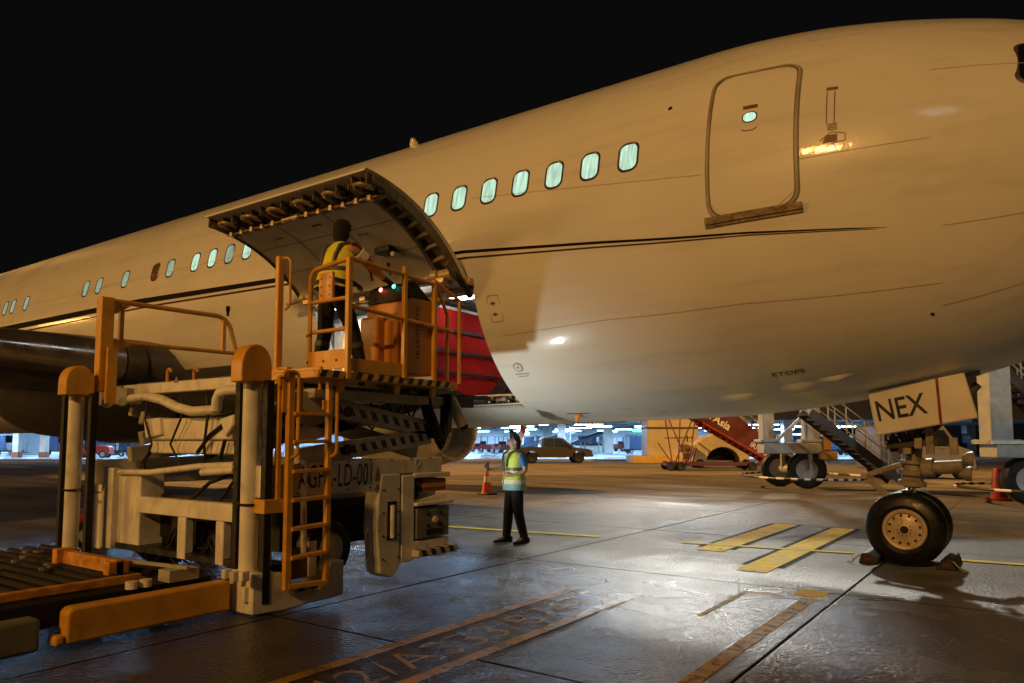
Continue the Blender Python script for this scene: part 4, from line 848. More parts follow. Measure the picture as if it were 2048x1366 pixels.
mb = MB().cyl((NX + .05, YC, .98), (NX + .16, YC, 2.4), .10, 20); mb.lathe([(0, .11), (0, .17), (.06, .17), (.08, .13), (.13, .13), (.14, .175), (.20, .175), (.21, .12), (.28, .12), (.29, .16), (.33, .16), (.33, .11)], (NX + .05, YC, 1.0), (.08, 0, 1), 24); mb.build('strut_cylinder', GB, ST)
MB().cyl((NX, YC - .34, .47), (NX, YC + .34, .47), .06, 16).build('axle', GB, ST)
MB().box((NX - .08, YC - .10, .38), (NX + .08, YC + .10, .70)).build('axle_fork', GB, ST, bevel=.03)
mb = MB()
A0 = Vector((NX - .05, YC - .05, .66)); A1 = Vector((NX - .50, YC - .05, 1.12)); A2 = Vector((NX - .05, YC - .05, 1.28))
mb.beam(A0, A1, .10, .07, up=(1, 0, 0)); mb.beam(A1, A2, .10, .07, up=(1, 0, 0)); mb.beam(A0 + Vector((0, .12, 0)), A1, .06, .05, up=(1, 0, 0)); mb.cyl(A1 + Vector((0, -.08, 0)), A1 + Vector((0, .08, 0)), .05); mb.build('torque_links', GB, ST, bevel=.012)
mb = MB().cyl((NX + .25, YC - .16, 1.24), (NX + .66, YC - .22, 1.27), .085, 18).cyl((NX + .20, YC - .15, 1.24), (NX + .33, YC - .17, 1.245), .125, 18); mb.build('steering_actuator', GB, ST, bevel=.01)
for s in (-1, 1):
    c = Vector((NX + .62, YC + .2 * s - .04, 1.36 if s > 0 else 1.18)); lp = MB().lathe([(0, .001), (0, .04), (.06, .085), (.12, .095), (.12, .08)], c, (1, 0, 0), 20).build('taxi_light', GB, ST); MB().lathe([(.115, .001), (.115, .08)], c, (1, 0, 0), 20).build('lens', mat('lamp_glass', (.6, .7, .72), .08), lp)
mb = MB(); random.seed(11)
for k in range(16):
    x = NX - .25 + random.uniform(0, .75); y = YC + random.uniform(-.28, .1); z = random.uniform(1.38, 2.1); s = random.uniform(.04, .12); mb.box((x, y, z), (x + s, y + s, z + s * random.uniform(.8, 2.5)))
for k in range(7):
    x = NX - .3 + k * .1; mb.tube([(x, YC - .25, 2.3), (x + random.uniform(-.1, .1), YC - .25, 1.9), (x + random.uniform(-.15, .15), YC - .2, 1.6), (NX + .05, YC - .1, 1.4)], .018, 6)
mb.beam((NX - .35, YC - .1, 2.35), (NX + .05, YC - .1, 1.5), .09, .09); mb.beam((NX + .85, YC - .1, 2.3), (NX + .15, YC - .05, 1.55), .09, .09); mb.beam((NX - .2, YC - .22, 1.52), (NX + .4, YC - .22, 1.58), .05, .08); mb.build('gear_linkage', GDK, ST, bevel=.006, seg=1)
mb = MB(); 
for k in range(5): x = NX + .0 + k * .13; mb.box((x, YC - .3, 1.42 + .07 * (k % 2)), (x + .09, YC - .22, 1.5 + .13 * (k % 3)))
mb.build('gear_boxes', GB, ST, bevel=.012)
NXR = mat('wheel_hub_cream', (.60, .47, .33), .42, .1, .15, 8)
nw = None
for yy in (YC - .30, YC + .30):
    w, r = .34, .47
    prof = [(-w / 2 + .03, .25), (-w / 2, .30), (-w / 2 + .015, .38), (-w * .36, .435), (-w * .22, .462), (-.06, .47), (.06, .47), (w * .22, .462), (w * .36, .435), (w / 2 - .015, .38), (w / 2, .30), (w / 2 - .03, .25), (-w / 2 + .03, .25)]
    t_ = MB().lathe(prof, (NX, yy, r), (0, 1, 0), 48).build('nose_wheel', TYR, AC)
    rm = MB().lathe([(-w / 2 + .02, .257), (-w / 2 + .005, .245), (-w / 2 + .012, .215), (-w / 2 + .05, .20), (-w / 2 + .045, .165), (-w / 2 + .02, .10), (-w / 2 + .01, .085), (-w / 2 + .0, .001)], (NX, yy, r), (0, 1, 0), 40).build('rim', NXR, t_)
    MB().lathe([(w / 2 - .02, .257), (w / 2 - .06, .2), (w / 2 - .04, .1), (w / 2 - .04, .001)], (NX, yy, r), (0, 1, 0), 32).build('inner_rim', NXR, t_)
    mb = MB()
    for k in range(12): a = 2 * pi * k / 12 + .2; disc(mb, (NX + .178 * cos(a), yy - w / 2 + .036, r + .178 * sin(a)), (0, -1, 0), .017, 10)
    for k in range(10): a = 2 * pi * k / 10; disc(mb, (NX + .078 * cos(a), yy - w / 2 + .004, r + .078 * sin(a)), (0, -1, 0), .008, 8)
    disc(mb, (NX, yy - w / 2 - .003, r), (0, -1, 0), .048, 20); mb.build('hub_bolts', INK, rm, smooth=False)
# wheel bay behind the door
mb = MB(); patch(mb, -1.78, -.55, -99, -81, .006, 6, 6); mb.build('wheel_bay', GDK, AC)

# ---- wing, slat, belly fairing and engines
def wing_section(s, cut=None):
    c = 9.5 - .55 * s; th = 1.02 - .075 * s; x0 = -15.15 - .65 * s; y = 8.7 - s; z = 3.15 + .105 * s
    up = [(0, 0), (.006, .26), (.02, .42), (.05, .55), (.12, .66), (.3, .72), (.6, .5), (1, .02)]; lo = [(1, -.02), (.6, -.28), (.3, -.42), (.12, -.44), (.05, -.38), (.02, -.27), (.006, -.15)]
    return [Vector((x0 - c * a, y, z + th * b)) for a, b in up + lo]
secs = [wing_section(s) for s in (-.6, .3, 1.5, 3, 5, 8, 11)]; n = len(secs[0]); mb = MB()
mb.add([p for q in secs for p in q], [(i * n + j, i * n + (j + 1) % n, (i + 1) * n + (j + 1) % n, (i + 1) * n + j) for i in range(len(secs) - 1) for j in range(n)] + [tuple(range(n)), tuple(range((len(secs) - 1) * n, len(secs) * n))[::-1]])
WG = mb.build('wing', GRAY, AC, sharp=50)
def slat_section(s):
    c = 9.5 - .55 * s; th = 1.02 - .075 * s; x0 = -15.15 - .65 * s + .10; y = 8.7 - s; z = 3.15 + .105 * s - .03
    pr = [(.10, .62), (.05, .56), (.02, .43), (.006, .27), (0, .05), (.006, -.16), (.02, -.28), (.045, -.36), (.05, -.30), (.03, -.1), (.04, .3), (.09, .56)]
    return [Vector((x0 - c * a, y, z + th * b)) for a, b in pr]
for sa, sb, m in ((.75, 11, mat('polished_slat_metal', (.52, .47, .42), .2, .9, .1, 2)), (.42, .72, mat('brown_slat_end', (.06, .055, .04), .45, .2, .3, 4))):
    q = [slat_section(sa), slat_section(sb)]; n = len(q[0]); mb = MB().add(q[0] + q[1], [(j, (j + 1) % n, (j + 1) % n + n, j + n) for j in range(n)] + [tuple(range(n)), tuple(range(n, 2 * n))[::-1]]); mb.build('leading_edge_slat' if sa > .5 else 'slat_end', m, WG, sharp=50)
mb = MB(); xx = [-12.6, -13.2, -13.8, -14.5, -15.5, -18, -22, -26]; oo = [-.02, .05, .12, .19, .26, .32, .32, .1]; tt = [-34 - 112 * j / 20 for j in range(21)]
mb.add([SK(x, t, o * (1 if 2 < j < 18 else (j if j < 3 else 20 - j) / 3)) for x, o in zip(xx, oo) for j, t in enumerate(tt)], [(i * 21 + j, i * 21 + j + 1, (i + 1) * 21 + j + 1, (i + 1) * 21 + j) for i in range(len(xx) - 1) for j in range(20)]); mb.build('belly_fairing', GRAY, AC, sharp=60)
NAC = mat('nacelle_white_paint', (.55, .53, .48), .35, 0, .08, 1.5, coat=.3)
def engine(y):
    o = Vector((-15.75, y, 2.18)); ax = (-1, 0, -.03)
    e = MB().lathe([(.22, 1.30), (.8, 1.42), (1.8, 1.46), (3.2, 1.36), (4.3, 1.10), (4.32, 1.02)], o, ax, 48).build('engine', NAC, AC)
    MB().lathe([(.28, 1.12), (.12, 1.14), (.03, 1.19), (0, 1.235), (.03, 1.275), (.10, 1.29), (.22, 1.302)], o, ax, 48).build('inlet_lip', ALU, e)
    MB().lathe([(.28, 1.12), (.6, 1.14), (1.1, 1.18)], o, ax, 48).build('inlet_duct', mat('inlet_liner', (.30, .29, .26), .5), e)
    MB().lathe([(.55, .001), (.6, .06), (.8, .19), (1.1, .32)], o, ax, 24).build('spinner', DST, e)
    mb = MB()
    for k in range(30):
        a = 2 * pi * k / 30; u = Vector((0, cos(a), sin(a))); w = Vector((0, -sin(a), cos(a))); p = o + Vector((-1.1, 0, 0))
        mb.add([p + u * .3 - w * .03, p + u * 1.16 - w * .07, p + u * 1.16 + w * .10 - Vector((.16, 0, 0)), p + u * .3 + w * .03 - Vector((.14, 0, 0))], [(0, 1, 2, 3)])
    mb.build('fan', DST, e)
    MB().lathe([(1.3, 0.001), (1.3, 1.2)], o, ax, 24).build('fan_case', BLK, e)
    MB().prism([o + Vector((-1.2, -.15, 1.3)), o + Vector((-4.8, -.15, 1.1)), o + Vector((-5.5, -.15, 1.9)), o + Vector((-3.0, -.15, 1.75))], (0, .3, 0)).build('pylon', NAC, e, bevel=.05)
engine(18.97); engine(3.13)
# ------------------------------------------------------------------ things in the hold
RC = mat('red_container_curtain', (.33, .012, .010), .85, 0, .10, 2.0, bump=.15, bscale=5, rvar=.05); RC.node_tree.nodes['Principled BSDF'].inputs['Specular IOR Level'].default_value = .1
t = thing('cargo_container', 'aluminium cargo container with red curtain and black straps inside the hold', 'cargo container', (-9.0, 10.8, 2.2))
x = -8.0; prof = [(9.35, 2.24), (9.05, 2.75), (9.05, 3.72), (9.30, 3.86), (12.6, 3.86), (12.6, 2.24)]
MB().prism([(-12.4, y, z) for y, z in prof], (4.37, 0, 0)).build('body', mat('container_white_panel', (.62, .62, .58), .45, .1, .1, 3), t, bevel=.01)
mb = MB(); nx, nz = 26, 14; vs = []
for i in range(nx + 1):
    for j in range(nz + 1):
        y = 9.10 + 3.45 * i / nx; z = 2.28 + 1.52 * j / nz; vs.append((x + .012 * sin(i * 1.7 + .3 * j) + .01 * sin(j * .9), y, z))
mb.add(vs, [(i * (nz + 1) + j, (i + 1) * (nz + 1) + j, (i + 1) * (nz + 1) + j + 1, i * (nz + 1) + j + 1) for i in range(nx) for j in range(nz)])
cu = mb.build('curtain', RC, t)
for z in (2.72, 3.08, 3.44): MB().box((x + .022, 9.06, z - .025), (x + .034, 12.5, z + .025)).build('strap', BLK, t)
MB().box((x - .02, 9.02, 2.4), (x + .045, 9.10, 3.82)).build('corner_post', ALU, t, bevel=.01)
for k in range(15):
    xx = -12.1 + k * .28; MB().box((xx, 9.038, 2.78), (xx + .05, 9.049, 3.7)).build('side_rib', ALU, t)
# crumpled black sheeting heaped on the sill
mb = MB(); random.seed(5); nx, ny = 22, 14; vs = []
for i in range(nx + 1):
    for j in range(ny + 1):
        a = i / nx; b = j / ny; e = sin(pi * a) ** .5 * sin(pi * b) ** .5
        vs.append((-8.0 + 1.1 * a + .02 * random.random(), 10.22 + .8 * b, 2.22 + e * (.46 + .09 * sin(a * 17 + b * 7) * sin(b * 11 - a * 5) + .07 * random.random())))
mb.add(vs, [(i * (ny + 1) + j, (i + 1) * (ny + 1) + j, (i + 1) * (ny + 1) + j + 1, i * (ny + 1) + j + 1) for i in range(nx) for j in range(ny)])
o = mb.build('plastic_sheeting', mat('black_plastic', (.02, .02, .022), .22, 0, .2, 8), None, sharp=180); tag(o, 'crumpled black plastic sheeting heaped on the cargo sill rollers', 'plastic sheet')

# ------------------------------------------------------------------ the cargo loader in front of the door
LD = thing('cargo_loader', 'white and yellow cargo loader raised to the open cargo door', 'cargo loader', (-7.8, 5.5, 0))
CL, CRX = -9.45, -5.9            # left and right side planes
# chassis: side beams, front box, rear frame, foot block
mb = MB()
mb.prism([(CRX, 4.30, 1.06), (CRX, 4.30, 1.36), (CRX, 6.86, 1.40), (CRX, 6.86, 1.22), (CRX, 6.12, 1.22), (CRX, 5.84, 1.04)], (-.12, 0, 0))
mb.prism([(CL, 4.40, 1.06), (CL, 4.40, 1.36), (CL, 6.86, 1.40), (CL, 6.86, 1.04)], (.12, 0, 0))
mb.box((CL + .12, 6.70, 1.06), (CRX - .12, 6.84, 1.36)); CH = mb.build('chassis', LWH, LD, bevel=.012)
mb = MB(); lettering(mb, 'AGPA-LD-001', (CRX + .003, 4.72, 1.120), (0, 1, 0), (0, .01, .235), .0, 1.06, width=.975); mb.build('fleet_number', INK, CH, smooth=False)
mb = MB()
for z0, h in ((1.19, .14), (1.06, .075)): mb.add([(CRX + .003, 5.745, z0), (CRX + .003, 5.825, z0), (CRX + .003, 5.785, z0 + h)], [(0, 1, 2)])
mb.add([(CRX + .003, 5.75, 1.15), (CRX + .003, 5.82, 1.15), (CRX + .003, 5.82, 1.19), (CRX + .003, 5.75, 1.19)], [(0, 1, 2, 3)]); mb.build('warning_triangles', mat('warning_sticker_ochre', (.28, .18, .05), .5), CH, smooth=False)
mb = MB(); c = (CRX + .003, 6.40, 1.335)
pts = arc(Vector((CRX + .004, 6.42, 1.335)), (0, -1, 0), (0, 0, 1), .035, -.6, 4.4, 12); mb.tube(pts + [Vector((CRX + .004, 6.40, 1.265))], .006, 6); mb.build('lifting_mark', LGR, CH)
mb = MB()
for y in (4.78, 4.86): disc(mb, (CRX + .002, y - .02, 1.30 - (y - 4.78) * 1.2), (1, 0, 0), .035, 16); 
mb.build('round_stickers', mat('sticker_red_brown', (.30, .10, .06), .5), CH, smooth=False)
mb = MB()
mb.prism([(CRX + .01, 5.84, 1.22), (CRX + .01, 6.13, 1.22), (CRX + .01, 6.13, .17), (CRX + .01, 6.0, .08), (CRX + .01, 5.84, .15), (CRX + .01, 5.78, .62), (CRX + .01, 5.80, .95)], (-.22, 0, 0))
mb.build('front_leg', LWH, LD, bevel=.012)
MB().box((CRX + .012, 5.93, .50), (CRX + .018, 6.07, .92)).build('leg_slot', DST, LD); MB().cyl((CRX + .02, 6.0, .52), (CRX + .02, 6.0, .88), .03, 12).build('stabiliser_ram', LWH, LD)
mb = MB().box((CRX + .015, 6.16, .22), (CRX - .55, 6.36, 1.20)).box((CRX + .015, 6.36, 1.16), (CRX - .55, 7.0, 1.22)).box((CRX + .015, 6.36, .24), (CRX - .55, 6.98, .44)).box((CRX - .2, 6.36, .44), (CRX - .55, 6.98, 1.16))
FB = mb.build('front_box', LWH, LD, bevel=.012)
MB().box((CRX - .19, 6.55, .99), (CRX - .02, 6.96, 1.14)).build('warning_label_box', stripes('label_red_yellow_bands', (.50, .34, .06), (.28, .03, .02), (0, 0, 1), .095, .5), FB, bevel=.008)
MB().box((CRX - .19, 6.36, .84), (CRX + .06, 7.02, .88)).prism([(CRX - .05, 6.40, .88), (CRX - .05, 6.96, .88), (CRX - .05, 6.96, .96), (CRX - .05, 6.40, .90)], (.04, 0, 0)).build('shelf', LWH, FB, bevel=.008)
MB().cyl((CRX - .18, 6.47, .98), (CRX - .08, 6.47, .98), .07, 16).build('hose_reel', BLK, FB)
CPM = mat('control_panel_grey', (.17, .18, .18), .45); CP = MB().box((CRX - .19, 6.39, .46), (CRX + .03, 6.96, .81)).build('control_panel', CPM, FB, bevel=.01)
mb = MB()
for y, z, r in ((6.58, .735, .025), (6.80, .735, .025), (6.58, .60, .025), (6.80, .60, .025)): mb.cyl((CRX + .03, y, z), (CRX + .05, y, z), r, 12)
mb.box((CRX + .03, 6.55, .49), (CRX + .036, 6.85, .56)); mb.build('switches', BLK, CP, bevel=.003, seg=1)
MB().cyl((CRX + .03, 6.69, .668), (CRX + .06, 6.69, .668), .038, 16).build('emergency_button', mat('pale_button', (.7, .6, .45), .3), CP); MB().box((CRX + .03, 6.62, .765), (CRX + .036, 6.74, .78)).build('name_plate', ALU, CP)
MB().box((CRX + .12, 6.33, .27), (CRX - .3, 7.02, .345)).build('front_step', HAZW, FB, bevel=.005)
mb = MB()
mb.prism([(CRX + .05, 4.20, .02), (CRX + .05, 4.20, .40), (CRX + .05, 4.52, .36), (CRX + .05, 4.62, .22), (CRX + .05, 4.97, .13), (CRX + .05, 5.06, .2), (CRX + .05, 5.12, .38), (CRX + .05, 5.28, .38), (CRX + .05, 5.28, .03), (CRX + .05, 4.55, .0), ], (-.36, 0, 0)); FBL = mb.build('foot_block', LWH, LD, bevel=.014)
MB().box((CRX + .052, 4.66, .15), (CRX + .056, 4.95, .175)).build('step_grip', HAZW, FBL)
MB().box((CRX - .1, 4.62, .25), (CRX - .05, 4.95, .55)).build('battery_cover', mat('brown_box_paint', (.16, .07, .03), .5, 0, .2, 5), LD, bevel=.01); MB().box((CRX - .04, 4.88, .26), (CRX - .01, 4.98, .6)).build('document_tube', LWH, LD, bevel=.01)
for y, r in ((5.28, .30),):
    w = wheel(LD, (CRX - .26, y, r + .02 + (.15 if y < 6 else 0)), r, .24, axis=(1, 0, 0), hub=LWH); 
wheel(LD, (CL + .3, 5.28, .46), .44, .3, axis=(1, 0, 0), hub=LWH); wheel(LD, (CL + .3, 6.35, .46), .44, .3, axis=(1, 0, 0), hub=LWH)
mb = MB().box((CL + .4, 4.9, .45), (CRX - .5, 6.5, .95)); mb.build('engine_bay', BLK, LD)
mb = MB(); random.seed(21)
for k in range(26):
    x = random.uniform(-8.2, -6.7); z = random.uniform(.35, .7); mb.tube([(x, 4.82, z), (x + random.uniform(-.15, .15), 4.72, z - .12), (x + random.uniform(-.3, .3), 4.75, z - .28)], random.uniform(.008, .02), 6)
for k in range(10): x = random.uniform(-8.1, -6.7); mb.box((x, 4.78, random.uniform(.35, .5)), (x + .09, 4.86, random.uniform(.55, .7)))
mb.build('hydraulic_hoses', DST, LD)
RY = 4.6
mb = MB()
def rearbox(u0, v0, u1, v1, y, dep=.12): a = PY(u0, v0, y); b = PY(u1, v1, y); mb.box((a.x, y, a.z), (b.x, y + dep, b.z))
mb.box((-8.64, RY, .755), (-6.55, RY + .12, .94))
for x0, x1 in ((-7.80, -7.64), (-7.08, -6.94)): mb.box((x0, RY + .01, .30), (x1, RY + .11, .755))
RFM = mb.build('rear_frame', LWH, LD, bevel=.01)
mb = MB(); rearbox(222, 940, 276, 1100, RY + .04, .3); mb.build('hydraulic_tank', LWH, LD, bevel=.015)
mb = MB(); rearbox(205, 935, 220, 1098, RY - .04, .1); rearbox(175, 960, 206, 985, RY, .1); rearbox(184, 985, 198, 1098, RY, .1); mb.build('tank_bracket', LWH, LD, bevel=.01)
MB().box((CL - .1, 4.62, .30), (CRX - .3, 4.9, .37)).build('rear_cross_beam', DST, LD)

# scissor arms: two stages folded low, side beams with striped paint
for X0 in (CRX - .14, CL + .2):
    for (a, b, tck) in (((4.80, 2.00), (6.76, 1.73), .20), ((4.80, 1.42), (6.76, 1.65), .19), ((4.85, 1.62), (6.7, 2.04), .16), ((4.85, 1.88), (6.7, 1.46), .16)):
        ins = -.16 if (a[1] in (1.62, 1.88)) else 0; xx = X0 + (ins if X0 > -8 else -ins)
        arm = MB().beam((xx, a[0], a[1]), (xx, b[0], b[1]), .10, tck).build('scissor_arm', LGR, LD, bevel=.01)
        if ins == 0:
            n = Vector((0, 0, 1)); p = Vector((xx + .053 * (1 if X0 > -8 else -1), 5.3, a[1] + (b[1] - a[1]) * .255)); q = Vector((p.x, 6.72, a[1] + (b[1] - a[1]) * .98)); MB().beam(p, q, .004, .085).build('warning_band', HAZW, arm)
    MB().cyl((X0 - .09, 6.78, 1.69), (X0 + .09, 6.78, 1.69), .075, 16).build('scissor_knuckle', DST, LD); 
    for z in (1.76, 1.56): MB().cyl((X0 - .08, 5.42, z + (.14 if z > 1.7 else -.06)), (X0 + .075, 5.42, z + (.14 if z > 1.7 else -.06)), .055, 16).build('pivot_pin', DST, LD)
mb = MB(); a = PY(300, 838, 4.74); b = PY(462, 880, 4.74); mb.box((a.x, 4.74, a.z), (b.x, 4.94, b.z)); a = PY(300, 880, 4.78); b = PY(470, 910, 4.78); mb.box((a.x, 4.78, a.z), (b.x, 4.96, b.z)); mb.build('scissor_cross_beam', LWH, LD, bevel=.02)
mb = MB(); P = [PY(u, v, 4.70) for u, v in ((286, 838), (318, 835), (322, 870), (290, 878))]; mb.prism(P, (0, .2, 0)); mb.build('scissor_end_plate', LWH, LD, bevel=.02); mb = MB(); P = [PY(u, v, 4.70) for u, v in ((438, 838), (466, 828), (466, 850), (450, 875))]; mb.prism(P, (0, .2, 0)); mb.build('scissor_end_plate', LWH, LD, bevel=.02)
mb = MB()
mb.tube([PY(u, v, 4.66) for u, v in ((262, 798), (290, 792), (325, 800), (355, 815), (385, 823), (432, 820))], .055, 12); mb.tube([PY(u, v, 4.62) for u, v in ((432, 822), (434, 800), (440, 786), (455, 781), (480, 779))], .055, 12); mb.tube([PY(u, v, 4.62) for u, v in ((240, 944), (300, 945), (350, 939), (400, 933), (470, 930))], .036, 12); mb.tube([PY(u, v, 4.60) for u, v in ((405, 945), (470, 940))], .04, 12); mb.build('hydraulic_pipe', LWH, LD)
mb = MB()
for pts in (((395, 905), (420, 870), (445, 850)), ((450, 880), (440, 920), (470, 960), (440, 1000)), ((300, 905), (285, 925), (290, 945)), ((380, 1000), (420, 965), (460, 950)), ((500, 845), (520, 870), (515, 900))): MB().tube([PY(u, v, 4.72) for u, v in pts], .022, 8).build('black_hose', BLK, LD)
mb = MB().cyl((-7.9, 5.0, 1.45), (-7.9, 6.3, 2.0), .08, 16).cyl((-7.1, 5.0, 1.45), (-7.1, 6.3, 2.0), .08, 16); mb.build('lift_cylinder', DST, LD)

# bridge platform
mb = MB(); mb.box((CL - .1, 4.86, 2.18), (CRX - .66, 8.05, 2.28)); BR = mb.build('bridge_deck', DST, LD)
a = PY(240, 776, 4.76); b = PY(465, 762, 4.76); MB().box((CL - .12, 4.76, a.z - .10), (-6.9, 4.86, a.z + .03)).build('bridge_rear_beam', LWH, LD, bevel=.012)
mb = MB()
for k in range(12): mb.cyl((CL, 5.0 + k * .26, 2.30), (CRX - .7, 5.0 + k * .26, 2.30), .035, 10)
mb.build('bridge_rollers', ALU, BR)
mb = MB(); mb.add([(PY(u, v, 4.757)) for u, v in ((347, 766), (353, 752), (357, 765))], [(0, 1, 2)]); mb.build('beam_warning_triangle', mat('warning_sticker_ochre', (.28, .18, .05), .5), BR, smooth=False)
mb = MB()
for u in (335, 388): p = PY(u, 750, 4.80); MB().tube([p - Vector((.0, 0, .1)), p + Vector((0, 0, .03))] + arc(p + Vector((.04, 0, .03)), (-1, 0, 0), (0, 0, 1), .04, 0, pi, 6), .018, 8).build('bridge_latch', YELW, BR)
for u in (342, 365): p = PY(u, 778, 4.78); MB().cyl(p, p + Vector((0, .1, 0)), .035, 12).build('bridge_roller', YELW, BR)
mb = MB(); mb.box((CL - .12, 7.95, 2.16), (CRX - .5, 8.5, 2.22)); mb.box((CL - .1, 8.5, 2.12), (CRX - .6, 8.56, 2.24)); mb.build('bridge_front_bumper', BLK, LD)
a = PY(205, 780, 4.7); b = PY(258, 808, 4.7); mb = MB(); mb.box((a.x, 4.66, b.z), (b.x, 4.86, a.z)); mb.cyl(PY(215, 805, 4.62), PY(215, 805, 4.75), .07, 16); mb.cyl(PY(245, 803, 4.62), PY(245, 803, 4.75), .06, 16); mb.build('bridge_guide_rollers', LGR, LD, bevel=.01)
# left guard rail of the bridge
def pipe(name, pts, r, m=YEL, parent=LD, n=10): return MB().tube(pts, r, n).build(name, m, parent)
XL = CL - .05; GR = MB().beam((XL, 4.56, 2.2), (XL, 4.56, 3.39), .14, .16, up=(0, 1, 0)).build('left_guard_rail', YEL, LD, bevel=.01)
MB().beam((XL + .12, 4.60, 2.05), (XL + .12, 4.60, 2.75), .05, .12, up=(0, 1, 0)).build('rail_socket', YEL, GR)
pipe('top_rail', [(XL, 4.62, 3.36), (XL, 6.1, 3.37)] + arc((XL, 6.1, 3.12), (0, 0, 1), (0, 1, 0), .25, 0, 1.2, 6) + [(XL, 6.62, 2.3)], .032, YEL, GR); pipe('mid_rail', [(XL, 4.62, 2.84), (XL, 6.45, 2.86)], .028, YEL, GR)
for y in (4.76, 6.22): MB().beam((XL, y, 2.86), (XL, y, 3.35), .05, .05, up=(0, 1, 0)).build('rail_post', YEL, GR)
MB().prism([(XL, 4.6, 3.39), (XL, 4.9, 3.35), (XL, 4.78, 3.26), (XL, 4.62, 3.18)], (.02, 0, 0)).build('gusset', YEL, GR); MB().prism([(XL, 4.6, 2.87), (XL, 4.95, 2.86), (XL, 4.75, 2.74), (XL, 4.62, 2.66)], (.02, 0, 0)).build('gusset', YEL, GR)
MB().lathe([(0, .02), (.06, .02), (.08, .03), (.14, .03), (.15, .001)], (XL, 6.28, 3.39), (0, 0, 1), 12).build('marker_lamp', DST, GR)
# operator cage: floor, posts, rails, toe boards, panel
PX0, PX1, PY0, PY1, PZ = -6.42, -5.70, 5.15, 6.92, 2.33
mb = MB().box((PX0, 4.78, 2.21), (PX1 - .01, PY1, PZ - .04)); CG = mb.build('operator_platform', YEL, LD, bevel=.01)
MB().box((PX1 - .008, 4.80, 2.222), (PX1 + .004, 6.80, 2.292)).build('platform_edge', HAZ, CG)
mb = MB()
for y in (5.1, 5.9, 6.5): mb.prism([(PX1 - .06, y, 2.21), (PX1 - .06, y + .09, 2.21), (PX1 - .06, y + .06, 2.10), (PX1 - .06, y + .0, 2.10)], (-.04, 0, 0))
mb.build('platform_bracket', YEL, CG); MB().box((PX0, 4.9, 2.02), (PX1 - .2, 6.9, 2.12)).build('under_beam', LGR, CG, bevel=.01)
CGR = MB().beam((PX1, PY0, 2.22), (PX1, PY0, 3.48), .055, .055, up=(0, 1, 0)).build('cage_corner_post', YEL, CG, bevel=.006)
pipe('rear_rail', [(PX0 + .12, PY0, 2.3), (PX0 + .12, PY0, 3.30)] + arc((PX0 + .24, PY0, 3.30), (-1, 0, 0), (0, 0, 1), .12, 0, pi / 2, 5) + [(PX1, PY0, 3.47)], .026, YEL, CG)
for z in (3.06, 2.99 - .25): pipe('rear_cross_rail', [(PX0 + .12, PY0, z), (PX1, PY0, z + .0)], .022, YEL, CG)
pipe('side_top_rail', [(PX1, PY0, 3.47), (PX1, 6.0, 3.44), (PX1, 6.45, 3.42)], .026, YEL, CG); pipe('side_mid_rail', [(PX1, PY0, 2.98), (PX1, 6.80, 2.90)], .024, YEL, CG)
for y, z1 in ((5.97, 3.54), (6.47, 3.47)): MB().beam((PX1, y, 2.28), (PX1, y, z1), .05, .05, up=(0, 1, 0)).build('cage_post', YEL, CG, bevel=.006)
mb = MB(); mb.tube([(PX1, 6.47, 3.46), (PX1 - .05, 6.76, 3.10)], .02, 8); mb.tube([(PX1, 6.47, 3.46), (PX1, 6.93, 3.30), (PX1, 6.93, 2.28)], .022, 8); mb.tube([(PX1 - .05, 6.76, 3.10), (PX1 - .05, 6.76, 2.28)], .024, 8); mb.tube([(PX1 - .3, 6.5, 3.28), (PX1, 6.93, 3.30)], .022, 8); mb.build('front_gate', YEL, CG)
mb = MB().box((PX0 + .1, PY0 - .02, 2.33), (PX1, PY0, 2.53)).box((PX1 - .012, PY0, 2.30), (PX1, 5.95, 2.44)).box((PX0 + .05, 4.80, 2.22), (PX1, 4.83, 2.32)); mb.build('toe_board', YEL, CG, bevel=.004)
MB().box((PX0 + .27, PY0 - .015, 3.06), (PX0 + .48, PY0 + .02, 3.36)).build('document_panel', mat('orange_panel_paint', (.70, .30, .06), .4), CG, bevel=.006)
mb = MB()
for dx in (.31, .44):
    for z in (3.12, 3.21, 3.30): disc(mb, (PX0 + dx, PY0 - .017, z), (0, -1, 0), .013, 8)
mb.build('panel_bolts', INK, CG, smooth=False)
pipe('gate_handle', [(PX0 + .17, PY0 - .03, 2.96)] + arc((PX0 + .13, PY0 - .03, 2.76), (1, 0, 0), (0, 0, -1), .04, 0, pi / 2, 4) + [(PX0 + .1, PY0 - .03, 2.7)], .014, YEL, CG)
# console
CON = MB().prism([(PX1 - .035, 6.02, 2.34), (PX1 - .035, 6.02, 3.16), (PX1 - .035, 6.12, 3.22), (PX1 - .035, 6.48, 3.22), (PX1 - .035, 6.48, 2.34)], (-.62, 0, 0)).build('control_console', mat('console_orange_paint', (.62, .27, .05), .45, 0, .08, 2), CG, bevel=.015)
mb = MB(); vs, fs = text_polys('GLANDSTRI', 0, 1.15); w = max(v[0] for v in vs)
mb.add([(PX1 - .031, 6.19 + .062 * b, 3.13 - .60 * a / w) for a, b in vs], fs); mb.build('console_lettering', INK, CON, smooth=False)
MB().prism([(PX1 - .045, 6.02, 3.17), (PX1 - .045, 6.05, 3.35), (PX1 - .045, 6.18, 3.42), (PX1 - .045, 6.47, 3.225), (PX1 - .045, 6.12, 3.222)], (-.60, 0, 0)).build('console_hood', BLK, CON, bevel=.012)
LR = glow('red_indicator', (1.0, .12, .10), 9); LG = glow('green_indicator', (.05, .95, .70), 2.6)
for (u, v, m) in ((762, 580, LR), (788, 573, LG)): p = PY(u, v, 6.015); MB().lathe([(0, .026), (.012, .022), (.018, .001)], p, (0, -1, .1), 16).build('indicator_lamp', m, CON)
mb = MB()
